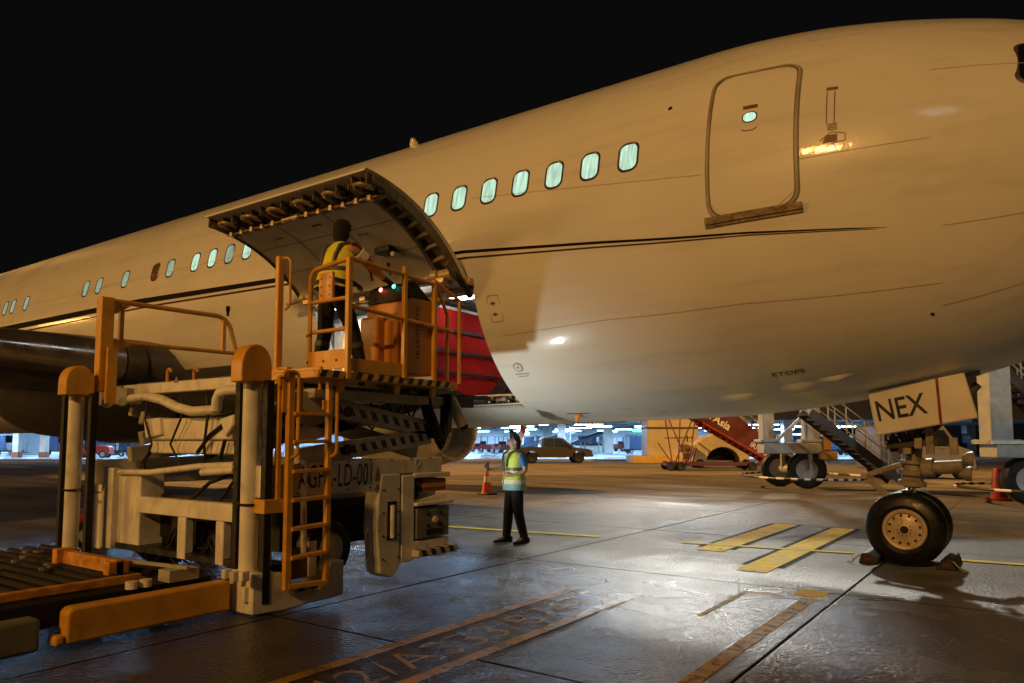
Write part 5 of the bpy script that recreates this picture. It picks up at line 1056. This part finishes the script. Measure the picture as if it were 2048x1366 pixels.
for k in range(3): p = PY(745 + k * 18, 562 - k * 6, 5.98); mb.cyl(p, p + Vector((0, -.03, .09)), .012, 8); mb.lathe([(0, .001), (.01, .022), (.04, .02), (.05, .001)], p + Vector((0, -.03, .09)), (0, -.3, 1), 12)
mb.build('control_levers', BLK, CON)
mb = MB().box((PX1 - .62, 5.88, 2.4), (PX1 - .34, 6.02, 3.0)).box((PX1 - .30, 5.94, 2.40), (PX1 - .10, 6.02, 2.95)); mb.build('console_cabinet', mat('console_orange_paint', (.62, .27, .05), .45), CON, bevel=.03)
# tall hand post and ladder
HP = MB().beam((-6.5, 4.90, 2.30), (-6.5, 4.90, 3.55), .06, .075, up=(0, 1, 0)).build('hand_post', YEL, LD, bevel=.012)
pipe('hand_hoop', [(-6.44, 4.9, 3.52)] + arc((-6.40, 4.9, 3.44), (0, 0, 1), (1, 0, 0), .08, 0, pi / 2, 5) + [(-6.32, 4.9, 3.05)] + arc((-6.40, 4.9, 3.05), (1, 0, 0), (0, 0, -1), .08, 0, pi / 2, 5), .014, YEL, HP)
MB().box((-6.56, 4.82, 2.18), (-6.38, 4.98, 2.34)).box((-6.50, 4.88, 2.30), (PX0 + .1, 4.95, 2.36)).build('gangway_edge', YEL, HP, bevel=.006)
LX = -5.80; LA = MB().beam((LX, 4.53, .20), (LX, 4.53, 2.26), .055, .07, up=(0, 1, 0)).beam((LX, 5.0, .22), (LX, 5.0, 2.22), .055, .055, up=(0, 1, 0)).beam((LX, 4.53, .23), (LX, 5.0, .2), .06, .05).build('ladder', YEL, LD, bevel=.006)
for z in (.49, .76, 1.03, 1.30, 1.58, 1.85): MB().beam((LX, 4.55, z), (LX, 4.985, z + .01), .10, .035).build('rung', YEL, LA, bevel=.004)
for y in (4.42, 4.90): pipe('grab_rail', [(LX - .02, y, 2.1), (LX - .02, y, 2.2)] + arc((LX + .03, y + .05, 2.2), (0, -1, 0), (0, 0, 1), .05, 0, pi / 2, 4) + [(LX + .03, y + .12, 2.25)] + arc((LX + .03, y + .12, 2.19), (0, 0, 1), (0, 1, 0), .06, 0, pi / 2, 4) + [(LX + .03, y + .18, 1.5)] + arc((LX + .03, y + .12, 1.5), (0, 1, 0), (0, 0, -1), .06, 0, 1.3, 4) + [(LX, y + .08, 1.41)], .018, YEL, LA)
MB().box((LX - .02, 4.44, 1.86), (LX, 4.68, 2.06)).box((LX - .02, 4.44, 2.061), (LX, 4.50, 2.24)).box((LX - .02, 4.62, 2.061), (LX, 4.68, 2.2)).build('ladder_plate', YEL, LA, bevel=.004); mb = MB().box((LX - .02, 4.93, 1.9), (LX, 5.12, 2.0)); mb.build('ladder_plate', YEL, LA, bevel=.004)
mb = MB().beam((LX - .05, 4.44, .95), (LX - .05, 4.44, 2.2), .045, .045, up=(0, 1, 0)).box((LX - .22, 4.28, .92), (LX - .02, 4.5, 1.05)); mb.build('ladder_support', YEL, LD, bevel=.006)
mb = MB().tube([(LX - .12, 4.8, 1.4), (LX - .12, 4.82, .5)], .03, 8); mb.cyl((LX - .16, 4.42, .42), (LX - .16, 4.42, .9), .04, 12); mb.build('support_tube', LWH, LD)
# masts with caps and guide rails
for xm, um, r, capx in ((-6.07, 505, .085, (460, 483)), (-9.58, 150, .085, (115, 132))):
    M_ = MB().cyl((xm, 4.3, .12), (xm, 4.3, 2.14), r, 24).build('mast', LWH, LD)
    for dx in ((-.235, .19) if xm > -8 else (-.36, .33)): MB().box((xm + dx - .038, 4.30, .1), (xm + dx + .038, 4.38, 2.16)).build('guide_rail', BLK, M_, bevel=.006)
    ca = PY(capx[0], 780, 4.10).x; cb = PY(capx[1], 780, 4.10).x
    prof = [(cb, y, z) for y, z in [(4.10, 2.14), (4.10, 2.30)] + [(4.265 - .165 * cos(a), 2.30 + .20 * sin(a)) for a in [pi * k / 12 for k in range(1, 12)]] + [(4.43, 2.30), (4.43, 2.14)]]
    MB().prism(prof, (ca - cb, 0, 0)).build('mast_cap', YEL, M_, bevel=.012, seg=3)
    MB().tube(arc((xm, 4.3, 1.0), (1, 0, 0), (0, 1, 0), r + .012, 0, 2 * pi, 20), .012, 6, cap=False).beam((xm + .09, 4.3, 1.0), (xm + .24, 4.3, 1.0), .02, .02).beam((xm - .09, 4.3, 1.0), (xm - .24, 4.3, 1.0), .02, .02).build('hose_clamp', BLK, M_)
    MB().box((xm - .12, 4.22, .02), (xm + .12, 4.40, .14)).build('mast_foot', LWH, M_, bevel=.01)
# main deck lowered to the ground
MD = MB().box((CL + .05, 1.0, .16), (-6.25, 4.05, .36)).build('main_deck', DKD, LD, bevel=.01)
mb = MB()
for k in range(18): mb.cyl((CL + .15, 1.15 + k * .16, .385), (-6.65, 1.15 + k * .16, .385), .035, 10)
mb.build('deck_rollers', DKD, MD)
mb = MB(); random.seed(9)
for k in range(26): x = random.uniform(-9.2, -6.7); y = random.uniform(1.2, 3.9); mb.lathe([(0, .001), (0, .05), (.03, .05), (.035, .02)], (x, y, .40), (0, 0, 1), 10)
mb.build('castor_rollers', ALU, MD)
mb = MB().box((-6.56, 1.0, .34), (-6.46, 3.55, .40)).box((-6.50, 1.0, .36), (-6.44, 3.5, .44)); mb.build('side_guide', YELW, MD, bevel=.015)
mb = MB().box((-7.85, 3.42, .40), (-6.75, 3.50, .53)).box((-7.85, 3.36, .40), (-7.75, 3.55, .55)).box((-6.85, 3.36, .40), (-6.75, 3.55, .52)); mb.build('stop_bar', YELW, MD, bevel=.01)
mb = MB().beam((-6.9, 3.55, .5), (-6.2, 3.78, .47), .03, .03).box((-6.4, 3.62, .36), (-6.22, 3.9, .46)); mb.build('stop_linkage', LGR, MD)
mb = MB()
for y in (3.3, 3.42): mb.lathe([(0, .001), (0, .05), (.06, .05), (.065, .001)], (-6.24, y, .36), (0, 0, 1), 12)
mb.build('bumper_rollers', LWH, MD)
b1_ = MB().prism([(-6.06, 2.72, .05), (-6.06, 2.72, .29), (-6.06, 2.76, .325), (-6.06, 4.12, .325), (-6.06, 4.12, .05)], (-.14, 0, 0)).box((-6.2, 2.64, .05), (-6.06, 2.72, .13)).build('side_bumper', YEL, MD, bevel=.025, seg=3)
MB().box((-6.3, 1.0, .03), (-6.1, 2.56, .28)).build('deck_fender', mat('fender_grey_green', (.20, .20, .15), .5, 0, .2, 3), MD, bevel=.03, seg=3)
MB().cyl((-6.1, 2.2, .12), (-6.085, 2.2, .12), .025, 12).build('fender_bolt', BLK, MD)
mb = MB(); 
for k, (u, v) in enumerate(((445, 1150), (462, 1155), (480, 1155))): p = PY(u, v, 4.05); MB().box(p - Vector((.03, 0, .04)), p + Vector((.03, .08, .05))).build('deck_hook', LWH, MD, bevel=.01)
p = PY(485, 1190, 4.15); mb.box(p - Vector((.025, 0, .07)), p + Vector((.025, .08, .07))); mb.build('deck_hook', LWH, MD, bevel=.01)
# hanging hoses and ram at the front
mb = MB()
for k, dx in enumerate((0, .06, .12)): mb.tube([(CRX - .15 + dx, 6.6, 2.2), (CRX - .12 + dx, 6.66, 1.95), (CRX - .10 + dx, 6.74 + .03 * k, 1.68), (CRX - .08 + dx, 6.84, 1.62), (CRX - .06 + dx, 6.92, 1.72), (CRX - .06 + dx, 6.93, 2.16)], .028, 8)
mb.build('hanging_hose', BLK, LD)
rm = MB().cyl((CRX, 7.0, 2.10), (CRX + .02, 7.22, 1.80), .075, 18).build('tilt_ram', LGR, LD); MB().cyl((CRX + .015, 7.20, 1.83), (CRX + .028, 7.26, 1.75), .055, 16).build('ram_end', BLK, rm)
mb = MB().box((CRX - .9, 6.6, 2.02), (CRX - .1, 7.6, 2.16)); mb.build('bridge_front_frame', BLK, LD); p = PX(805, 790, CRX - .02); MB().box(p - Vector((.02, .12, .05)), p + Vector((.01, .12, .06))).build('wiring_box', BLK, LD, bevel=.01)

# ------------------------------------------------------------------ wheel chocks
CHK = mat('worn_chock_rubber', (.035, .022, .016), .6, 0, .4, 12, bump=.2)
for i, (x, s, lab) in enumerate(((NX - .44, 1, 'black rubber chock behind the nose wheel, towards the loader'), (NX + .44, -1, 'black rubber chock ahead of the nose wheel, near the right edge'))):
    t = thing('wheel_chock', lab, 'wheel chock', (x, YC, 0), 0, 'chocks at the nose wheels')
    MB().prism([(x - .12 * s, YC - .42, .0), (x + .12 * s, YC - .42, .0), (x + .11 * s, YC - .42, .04), (x + .0 * s, YC - .42, .14), (x - .08 * s, YC - .42, .13)], (0, .8, 0)).build('wedge', CHK, t, bevel=.015)
    MB().tube([(x - .08 * s, YC - .47, .12), (x - .15 * s, YC - .53, .06), (x - .18 * s, YC - .50, .015), (x - .24 * s, YC - .45, .012)], .009, 6).build('rope', mat('pale_rope', (.35, .33, .28), .8), t)
    MB().box((x - .04 * s, YC - .426, .04), (x + .04 * s, YC - .421, .08)).build('reflector', mat('dull_reflector', (.10, .035, .015), .5), t)

# low red dolly beyond the loader, and a work lamp on the front box
t = thing('cargo_dolly', 'low red cargo dolly seen through the gap under the loader frame', 'dolly', (-11.6, 6.4, 0), 1.0, None, world=False)
MB().box((-1.1, -.7, .38), (1.1, .7, .5)).build('bed', RED, t, bevel=.02); MB().tube([(1.1, 0, .42), (1.7, 0, .3)], .03).build('tow_bar', DST, t)
for x in (-.8, .8):
    for y in (-.6, .6): wheel(t, (x, y, .2), .2, .12)
WLP = Vector((-7.1, 7.70, .78)); wd = (Vector((-6.45, 9.15, 1.9)) - WLP).normalized()
wl = MB().lathe([(-.10, .001), (-.10, .04), (-.05, .06), (0, .065), (0, .05)], WLP, wd, 16).box(WLP + Vector((-.12, -.25, -.06)), WLP + Vector((-.06, -.08, .04))).beam(WLP + Vector((-.1, -.2, 0)), (-7.1, 6.8, 1.1), .05, .05).build('work_lamp', DST, LD); MB().lathe([(-.008, .001), (-.008, .05)], WLP, wd, 16).build('lens', glow('work_lamp_glow', (.9, .97, 1.0), 6), wl)
lamp('loader_work_light', 'SPOT', WLP + wd * .03, (-6.45, 9.15, 1.9), 145, (.93, 1.0, .90), .07, 94, 1.0)

# small fittings of the loader that the photo shows: bolts, cables, grease points, stickers
for y in [4.4 + .32 * k for k in range(8)]:
    for z in (1.375, 1.085):
        if y < 5.75 or z > 1.2: MB().cyl((CRX, y, z - .012 + (y - 4.4) * .012), (CRX + .008, y, z - .012 + (y - 4.4) * .012), .010, 8).build('bolt', DST, CH)
for z in (.30, .55, .80, 1.05):
    for y in (5.87, 6.10): MB().cyl((CRX + .012, y, z), (CRX + .022, y, z), .011, 8).build('bolt', DST, CH)
random.seed(33)
for k in range(4):
    x = -8.7 + k * .62 + random.uniform(-.15, .15); MB().tube([(x, 4.70, 2.1), (x + random.uniform(-.1, .1), 4.66, 1.85), (x + random.uniform(-.25, .25), 4.68, 1.55), (x + random.uniform(-.2, .2), 4.72, 1.25)], random.uniform(.008, .016), 6).build('hydraulic_hose', BLK, LD)
for k in range(5):
    y = 5.3 + k * .28; MB().tube([(CRX - .22, y, 2.05), (CRX - .20, y + .1, 1.85), (CRX - .24, y + .35, 1.72), (CRX - .22, y + .5, 2.0)], .012, 6).build('control_cable', BLK, LD)
ST_ = mat('small_white_sticker', (.6, .6, .55), .5); mb = MB()
for y, z, w, h in ((6.24, .95, .06, .08), (6.24, .70, .05, .04), (6.55, .36, .10, .03)): MB().box((CRX + .0145, y, z), (CRX + .017, y + w, z + h)).build('sticker', ST_, FB)
mb = MB()
for y in (5.35, 5.75, 6.2): mb.box((PX1 - .055, y, 2.16), (PX1 - .03, y + .06, 2.2))
for x in (-6.3, -6.05, -5.85): mb.cyl((x, PY0 - .028, 2.42), (x, PY0 - .018, 2.42), .013, 10)
mb.build('platform_bolts', DST, CG)
# ------------------------------------------------------------------ people
def skin(name, verts, edges, m, parent, sub=2, root=0):
    """one continuous surface grown on a skeleton: verts = (position, radius or (rx, ry))"""
    me = bpy.data.meshes.new(name); bm = bmesh.new(); lay = bm.verts.layers.skin.verify(); vs = []
    for p, r in verts:
        v = bm.verts.new(p); vs.append(v); v[lay].radius = r if isinstance(r, (tuple, list)) else (r, r)
    vs[root][lay].use_root = True
    for a, b in edges: bm.edges.new((vs[a], vs[b]))
    bm.to_mesh(me); bm.free(); o = bpy.data.objects.new(name, me); COL.objects.link(o)
    sk = o.modifiers.new('skin', 'SKIN'); sk.use_smooth_shade = True; sk.branch_smoothing = .4
    ss = o.modifiers.new('sub', 'SUBSURF'); ss.levels = sub; ss.render_levels = sub
    me2 = bpy.data.meshes.new_from_object(o.evaluated_get(bpy.context.evaluated_depsgraph_get())); o.modifiers.clear(); o.data = me2; bpy.data.meshes.remove(me); me2.name = name
    me2.materials.clear(); me2.materials.append(m); me2.polygons.foreach_set('use_smooth', [True] * len(me2.polygons)); o.parent = parent; OFF[o.name] = Vector((0, 0, 0)); return o
def loft(mb, rings, n=20, cap=True):
    """rings = (centre, x half-axis vector, y half-axis vector)"""
    vs = [Vector(c) + Vector(a) * cos(2 * pi * k / n) + Vector(b) * sin(2 * pi * k / n) for c, a, b in rings for k in range(n)]
    fs = [(i * n + k, i * n + (k + 1) % n, (i + 1) * n + (k + 1) % n, (i + 1) * n + k) for i in range(len(rings) - 1) for k in range(n)]
    if cap: fs += [tuple(range(n))[::-1], tuple(range((len(rings) - 1) * n, len(rings) * n))]
    return mb.add(vs, fs)
def hand(V, E, wrist, d, palm_n, curl=.5):
    """palm and five unequal fingers from vertex index wrist, pointing along d; palm_n = the palm's facing"""
    d = Vector(d).normalized(); pn = Vector(palm_n).normalized(); s = d.cross(pn).normalized(); w = Vector(V[wrist][0])
    V.append((w + d * .05, (.034, .018))); pi_ = len(V) - 1; E.append((wrist, pi_))
    for k, (off, ln) in enumerate(((-.030, .062), (-.010, .072), (.010, .067), (.028, .052))):
        a = w + d * .088 + s * off; V.append((a, .0095)); i0 = len(V) - 1; E.append((pi_, i0)); c = curl
        b = a + (d * cos(c) + pn * sin(c)) * ln * .5; V.append((b, .0085)); e = b + (d * cos(2.1 * c) + pn * sin(2.1 * c)) * ln * .5; V.append((e, .007)); E.append((i0, i0 + 1)); E.append((i0 + 1, i0 + 2))
    a = w + d * .035 - s * .035 + pn * .012; V.append((a, .011)); i0 = len(V) - 1; E.append((pi_, i0)); V.append((a + d * .03 - s * .012 + pn * .02, .009)); E.append((i0, i0 + 1)); V.append((a + d * .055 + pn * .032 - s * .004, .0078)); E.append((i0 + 1, i0 + 2))
SKN = mat('warm_skin', (.42, .24, .16), .5, 0, .06, 12); HAIR = mat('black_hair', (.012, .010, .009), .4, 0, .3, 30, bump=.2)
TRO = mat('black_trousers', (.016, .016, .018), .8, 0, .25, 8, bump=.15, bscale=18); SHO = mat('black_shoes', (.012, .012, .012), .5)
HIV = mat('yellow_green_vest', (.62, .72, .10), .65, 0, .10, 9, bump=.15, bscale=22); REFL = mat('retroreflective_tape', (.42, .42, .40), .35, .2, .08, 10); WREF = mat('bright_white_tape', (.95, .95, 1.0), .4)
DTAPE = mat('grey_vest_tape', (.09, .10, .09), .5)
def body(t, J, H, hands, m=SKN):
    """J: joints in local space (x ahead, y to the left)"""
    V = [(J['pelvis'], (.13, .10)), (J['waist'], (.115, .09)), (J['chest'], (.135, .095)), (J['neck0'], (.07, .06)), (J['neck1'], .048), (J['chin'], (.060, .062)), (J['face'], (.073, .082)), (J['crown'], (.066, .074))]
    E = [(0, 1), (1, 2), (2, 3), (3, 4), (4, 5), (5, 6), (6, 7)]
    f = Vector(J['look']); V.append((Vector(J['face']) + f * .078 - Vector((0, 0, .012)), .016)); E.append((6, 8)); V.append((Vector(J['face']) + f * .098 - Vector((0, 0, .028)), .011)); E.append((8, 9))
    for s in ('l', 'r'):
        i = len(V); V += [(J['hip' + s], .085), (J['knee' + s], .056), (J['calf' + s], .052), (J['ankle' + s], .036), (Vector(J['ankle' + s]) + Vector(J['toe' + s]) * .14 - Vector((0, 0, .045)), .030)]
        E += [(0, i), (i, i + 1), (i + 1, i + 2), (i + 2, i + 3), (i + 3, i + 4)]
        i = len(V); V += [(J['sh' + s], .055), (J['elbow' + s], .045), (J['wrist' + s], (.031, .028))]; E += [(2, i), (i, i + 1), (i + 1, i + 2)]
        d, pn, cu = hands[s]; hand(V, E, i + 2, d, pn, cu)
    return skin('body', V, E, m, t)
def shoes(t, J):
    for s in ('l', 'r'):
        a = Vector(J['ankle' + s]); d = Vector(J['toe' + s]).normalized(); sd = Vector((-d.y, d.x, 0)); a.z = 0
        P = [(-.085, .036, .10), (-.05, .04, .105), (.03, .043, .085), (.10, .046, .055), (.17, .040, .045), (.205, .018, .035)]; mb = MB()
        loft(mb, [(a + d * x + Vector((0, 0, z0 + h / 2)), sd * w, Vector((0, 0, h / 2))) for x, w, h in P for z0 in (.004,)], 14); mb.build('shoe', SHO, t)
def trousers(t, J, m=TRO, bands=None):
    V = [(Vector(J['waist']) - Vector((0, 0, .03)), (.135, .105)), (J['pelvis'], (.150, .120))]; E = [(0, 1)]
    for s in ('l', 'r'):
        i = len(V); a = Vector(J['ankle' + s]); k = Vector(J['knee' + s]); h = Vector(J['hip' + s])
        V += [(h, .115), (h.lerp(k, .5), .100), (k, .082), (k.lerp(a, .5), .076), (a + Vector((0, 0, .03)), .068), (a - Vector((0, 0, .02)), .072)]; E += [(1, i)] + [(i + q, i + q + 1) for q in range(5)]
    tr_ = skin('trousers', V, E, m, t)
    if bands:
        for s in ('l', 'r'):
            k = Vector(J['knee' + s]); a = Vector(J['ankle' + s]); c = k.lerp(a, bands); d = (k - a).normalized(); MB().lathe([(-.03, .074), (-.028, .079), (.028, .080), (.03, .075)], c, d, 20).build('reflective_band', DTAPE, tr_)
    return tr_
def torso_shell(name, J, m, t, rings, n=28, extra=None):
    mb = MB(); loft(mb, rings, n, cap=False); return mb.build(name, m, t, sharp=80)

# ---- the woman on the apron
wp = (PG(1012, 1084) + PG(1046, 1088)) / 2; heading = atan2(-RT.y, -RT.x) + radians(24)
t = thing('person', 'person in green vest, blue shirt and black trousers holding up a phone', 'person', (wp.x, wp.y, 0), heading, None, world=False); t.scale = (1.03,) * 3
J = dict(pelvis=(0, 0, .90), waist=(.0, 0, 1.06), chest=(.005, 0, 1.24), neck0=(-.01, 0, 1.38), neck1=(.0, 0, 1.43), chin=(.035, 0, 1.475), face=(.03, 0, 1.535), crown=(.005, 0, 1.60), look=(1, 0, -.05),
         hipl=(0, .085, .84), kneel=(-.02, .10, .47), calfl=(-.06, .115, .33), anklel=(-.10, .13, .085), toel=(.96, .25, 0), hipr=(0, -.085, .84), kneer=(.06, -.085, .46), calfr=(.08, -.085, .33), ankler=(.09, -.09, .085), toer=(1, -.12, 0),
         shl=(-.02, .175, 1.335), elbowl=(-.09, .225, 1.09), wristl=(.10, .15, 1.02), shr=(.0, -.175, 1.335), elbowr=(.10, -.22, 1.12), wristr=(.32, -.19, 1.10))
body(t, J, 1.66, dict(l=((.9, -.42, .1), (0, -1, 0), .5), r=((.8, .1, .55), (.3, .9, .3), .75))); shoes(t, J); trousers(t, J)
V = [((0, 0, .94), (.155, .12)), ((0, 0, 1.06), (.135, .108)), ((.005, 0, 1.24), (.155, .115)), ((-.01, 0, 1.375), (.078, .066)), ((-.005, 0, 1.40), (.06, .056))]; E = [(0, 1), (1, 2), (2, 3), (3, 4)]
for s in (1, -1):
    i = len(V); k = 'l' if s > 0 else 'r'; a = Vector(J['sh' + k]); e = Vector(J['elbow' + k]); V += [(a, .068), (a.lerp(e, .5), .064), (a.lerp(e, .78), .066)]; E += [(2, i), (i, i + 1), (i + 1, i + 2)]
sh = skin('shirt', V, E, mat('blue_shirt', (.05, .16, .42), .75, 0, .15, 9, bump=.2, bscale=16), t)
mb = MB(); loft(mb, [((0, 0, .80), (.172, 0, 0), (0, .205, 0)), ((0, 0, .86), (.172, 0, 0), (0, .208, 0)), ((0, 0, .95), (.168, 0, 0), (0, .205, 0))], 28, cap=False); mb.build('shirt_hem', mat('pale_blue_hem', (.35, .60, .75), .6, 0, .08, 9, bump=.2, bscale=16), sh)
VR = [(.885, .178, .214), (.97, .170, .205), (1.06, .155, .188), (1.16, .158, .190), (1.26, .152, .190), (1.335, .125, .168), (1.385, .088, .115), (1.41, .072, .085)]
vest = torso_shell('vest', J, HIV, t, [((.0, 0, z), (a, 0, 0), (0, b, 0)) for z, a, b in VR])
mb = MB(); z_ = 1.115; loft(mb, [((0, 0, 1.09), (.160, 0, 0), (0, .193, 0)), ((0, 0, 1.14), (.162, 0, 0), (0, .195, 0))], 28, cap=False); mb.build('waist_tape', DTAPE, vest)
mb = MB(); loft(mb, [((0, 0, .90), (.181, 0, 0), (0, .217, 0)), ((0, 0, .955), (.176, 0, 0), (0, .211, 0))], 28, cap=False); mb.build('hem_tape', mat('bright_yellow_tape', (.85, .85, .62), .5), vest)
mb = MB()
for s in (-1, 1):
    mb.tube([(.165, s * .075, 1.15), (.163, s * .085, 1.25), (.125, s * .105, 1.35), (.02, s * .115, 1.40), (-.1, s * .105, 1.36), (-.16, s * .085, 1.25), (-.168, s * .08, 1.15)], .020, 8)
mb.build('shoulder_tape', DTAPE, vest)
mb = MB().tube([(.182, .0, .89), (.162, 0, 1.06), (.165, 0, 1.16), (.155, 0, 1.27), (.10, .0, 1.37)], .008, 6); mb.build('zip', DTAPE, vest)
hr = MB(); loft(hr, [((-.035, 0, 1.41), (.045, 0, 0), (0, .065, 0)), ((-.03, 0, 1.47), (.068, 0, 0), (0, .082, 0)), ((-.022, 0, 1.54), (.078, 0, .012), (0, .088, 0)), ((-.008, 0, 1.60), (.085, 0, .02), (0, .084, 0)), ((.0, 0, 1.645), (.066, 0, .014), (0, .066, 0)), ((.0, 0, 1.665), (.02, 0, 0), (0, .02, 0))], 20); hair = hr.build('hair', HAIR, t)
MB().lathe([(-.012, .001), (0, .03), (.03, .038), (.055, .022), (.06, .001)], (.045, .0, 1.66), (.3, 0, 1), 14).build('hair_bun', HAIR, hair)
MB().tube([(.04, .088, 1.56), (.0, .09, 1.62), (.01, .06, 1.67), (.01, 0, 1.685), (.01, -.06, 1.67), (.0, -.09, 1.62), (.04, -.088, 1.56)], .012, 8).build('hair_band', SHO, hair)
for s in (-1, 1):
    MB().lathe([(0, .001), (.004, .010), (.008, .006), (.009, .001)], (.098, s * .030, 1.545), (1, s * .25, 0), 10).build('eye', INK, t); MB().lathe([(0, .001), (0, .022), (.012, .018), (.014, .001)], (.012, s * .078, 1.525), (.2, s, 0), 12).build('ear', SKN, t)
MB().box((.098, -.018, 1.492), (.104, .018, 1.498)).build('mouth', mat('lip_tone', (.30, .10, .08), .5), t, bevel=.002)
# the phone she holds
hp = Matrix.Rotation(heading, 4, 'Z') @ Vector((.385, -.168, 1.19)) + Vector((wp.x, wp.y, 0))
ph = thing('phone', 'black phone held up in the hand of the woman on the apron', 'phone', hp, heading, None, world=False)
MB().box((-.010, -.036, -.08), (.0, .036, .08)).build('case', INK, ph, bevel=.006); MB().box((-.0115, -.032, -.075), (-.0102, .032, .075)).build('screen', mat('dim_screen', (.02, .02, .025), .08), ph)

# ---- the operator in the cage
op = Vector((-6.27, 5.44, PZ - .04)); heading = radians(96)
t = thing('person', 'person in yellow vest and black trousers working at the loader controls', 'person', op, heading, None, world=False); t.scale = (1.04,) * 3
J = dict(pelvis=(-.02, 0, .93), waist=(.02, 0, 1.09), chest=(.08, 0, 1.28), neck0=(.10, 0, 1.42), neck1=(.115, 0, 1.47), chin=(.15, 0, 1.52), face=(.15, 0, 1.58), crown=(.13, 0, 1.64), look=(1, 0, -.1),
         hipl=(0, .09, .87), kneel=(.02, .13, .48), calfl=(-.02, .14, .34), anklel=(-.06, .15, .085), toel=(.98, .2, 0), hipr=(0, -.09, .87), kneer=(.18, -.12, .50), calfr=(.22, -.13, .36), ankler=(.30, -.14, .085), toer=(1, -.1, 0),
         shl=(.08, .19, 1.37), elbowl=(.28, .23, 1.16), wristl=(.50, .17, 1.10), shr=(.09, -.19, 1.37), elbowr=(.34, -.25, 1.20), wristr=(.58, -.22, 1.12))
body(t, J, 1.72, dict(l=((1, 0, -.15), (0, 0, -1), .6), r=((1, .05, -.1), (0, 0, -1), .6))); shoes(t, J); trousers(t, J, bands=.35)
V = [((-.02, 0, .98), (.15, .12)), ((.02, 0, 1.09), (.140, .112)), ((.08, 0, 1.28), (.165, .12)), ((.10, 0, 1.42), (.085, .07))]; E = [(0, 1), (1, 2), (2, 3)]
for k in 'lr':
    i = len(V); a = Vector(J['sh' + k]); e = Vector(J['elbow' + k]); w = Vector(J['wrist' + k]); V += [(a, .07), (a.lerp(e, .55), .062), (e, .056), (e.lerp(w, .8), .044)]; E += [(2, i), (i, i + 1), (i + 1, i + 2), (i + 2, i + 3)]
sh = skin('jacket', V, E, mat('orange_jacket', (.70, .28, .05), .7, 0, .12, 9, bump=.2, bscale=16), t)
a = Vector(J['shr']); e = Vector(J['elbowr']); MB().lathe([(-.055, .068), (-.05, .076), (.05, .072), (.055, .064)], a.lerp(e, .38), (e - a), 22).build('sleeve_reflector', WREF, sh)
a = Vector(J['shl']); e = Vector(J['elbowl']); MB().lathe([(-.055, .068), (-.05, .076), (.05, .072), (.055, .064)], a.lerp(e, .38), (e - a), 22).build('sleeve_reflector', WREF, sh)
VR = [(-.03, .93, .165, .20), (.0, 1.02, .165, .198), (.02, 1.10, .158, .19), (.05, 1.20, .160, .198), (.08, 1.30, .155, .200), (.095, 1.38, .128, .172), (.105, 1.43, .09, .115), (.108, 1.455, .07, .08)]
vest = torso_shell('vest', J, mat('yellow_vest', (.90, .85, .06), .6, 0, .10, 9, bump=.25, bscale=18), t, [((x, 0, z), (a, 0, 0), (0, b, 0)) for x, z, a, b in VR])
for x, z, a, b in ((.03, 1.13, .163, .197), (-.015, .985, .17, .204)):
    mb = MB(); loft(mb, [((x - .004, 0, z - .025), (a, 0, 0), (0, b, 0)), ((x + .004, 0, z + .025), (a, 0, 0), (0, b, 0))], 28, cap=False); mb.build('vest_tape', DTAPE, vest)
mb = MB()
for s in (-1, 1): mb.tube([(-.11, s * .085, 1.14), (-.085, s * .09, 1.27), (-.03, s * .105, 1.39), (.09, s * .115, 1.445), (.19, s * .1, 1.38), (.235, s * .08, 1.27)], .020, 8)
mb.build('shoulder_tape', DTAPE, vest)
hr = MB(); loft(hr, [((.085, 0, 1.46), (.055, 0, 0), (0, .065, 0)), ((.10, 0, 1.52), (.085, 0, 0), (0, .085, 0)), ((.115, 0, 1.60), (.105, 0, 0), (0, .096, 0)), ((.12, 0, 1.66), (.10, 0, 0), (0, .09, 0)), ((.12, 0, 1.705), (.06, 0, 0), (0, .06, 0)), ((.12, 0, 1.72), (.02, 0, 0), (0, .02, 0))], 20); hr.build('dark_hat', mat('black_beanie', (.010, .010, .011), .9, 0, .2, 40, bump=.3, bscale=60), t)
for k in 'lr':
    w = Vector(J['wrist' + k]); d = (w - Vector(J['elbow' + k])).normalized(); V2 = [(w - d * .06, .036), (w, (.034, .030))]; E2 = [(0, 1)]; hand(V2, E2, 1, (1, 0, -.12), (0, 0, -1), .6); skin('glove', [(p, (tuple(q * 1.25 for q in r) if isinstance(r, tuple) else r * 1.2)) for p, r in V2], E2, SHO, t)
for s in (-1, 1):
    MB().lathe([(0, .001), (.004, .010), (.008, .006), (.009, .001)], (.222, s * .03, 1.585), (1, s * .25, 0), 10).build('eye', INK, t); MB().lathe([(0, .001), (0, .022), (.012, .018), (.014, .001)], (.15, s * .08, 1.565), (.2, s, 0), 12).build('ear', SKN, t)
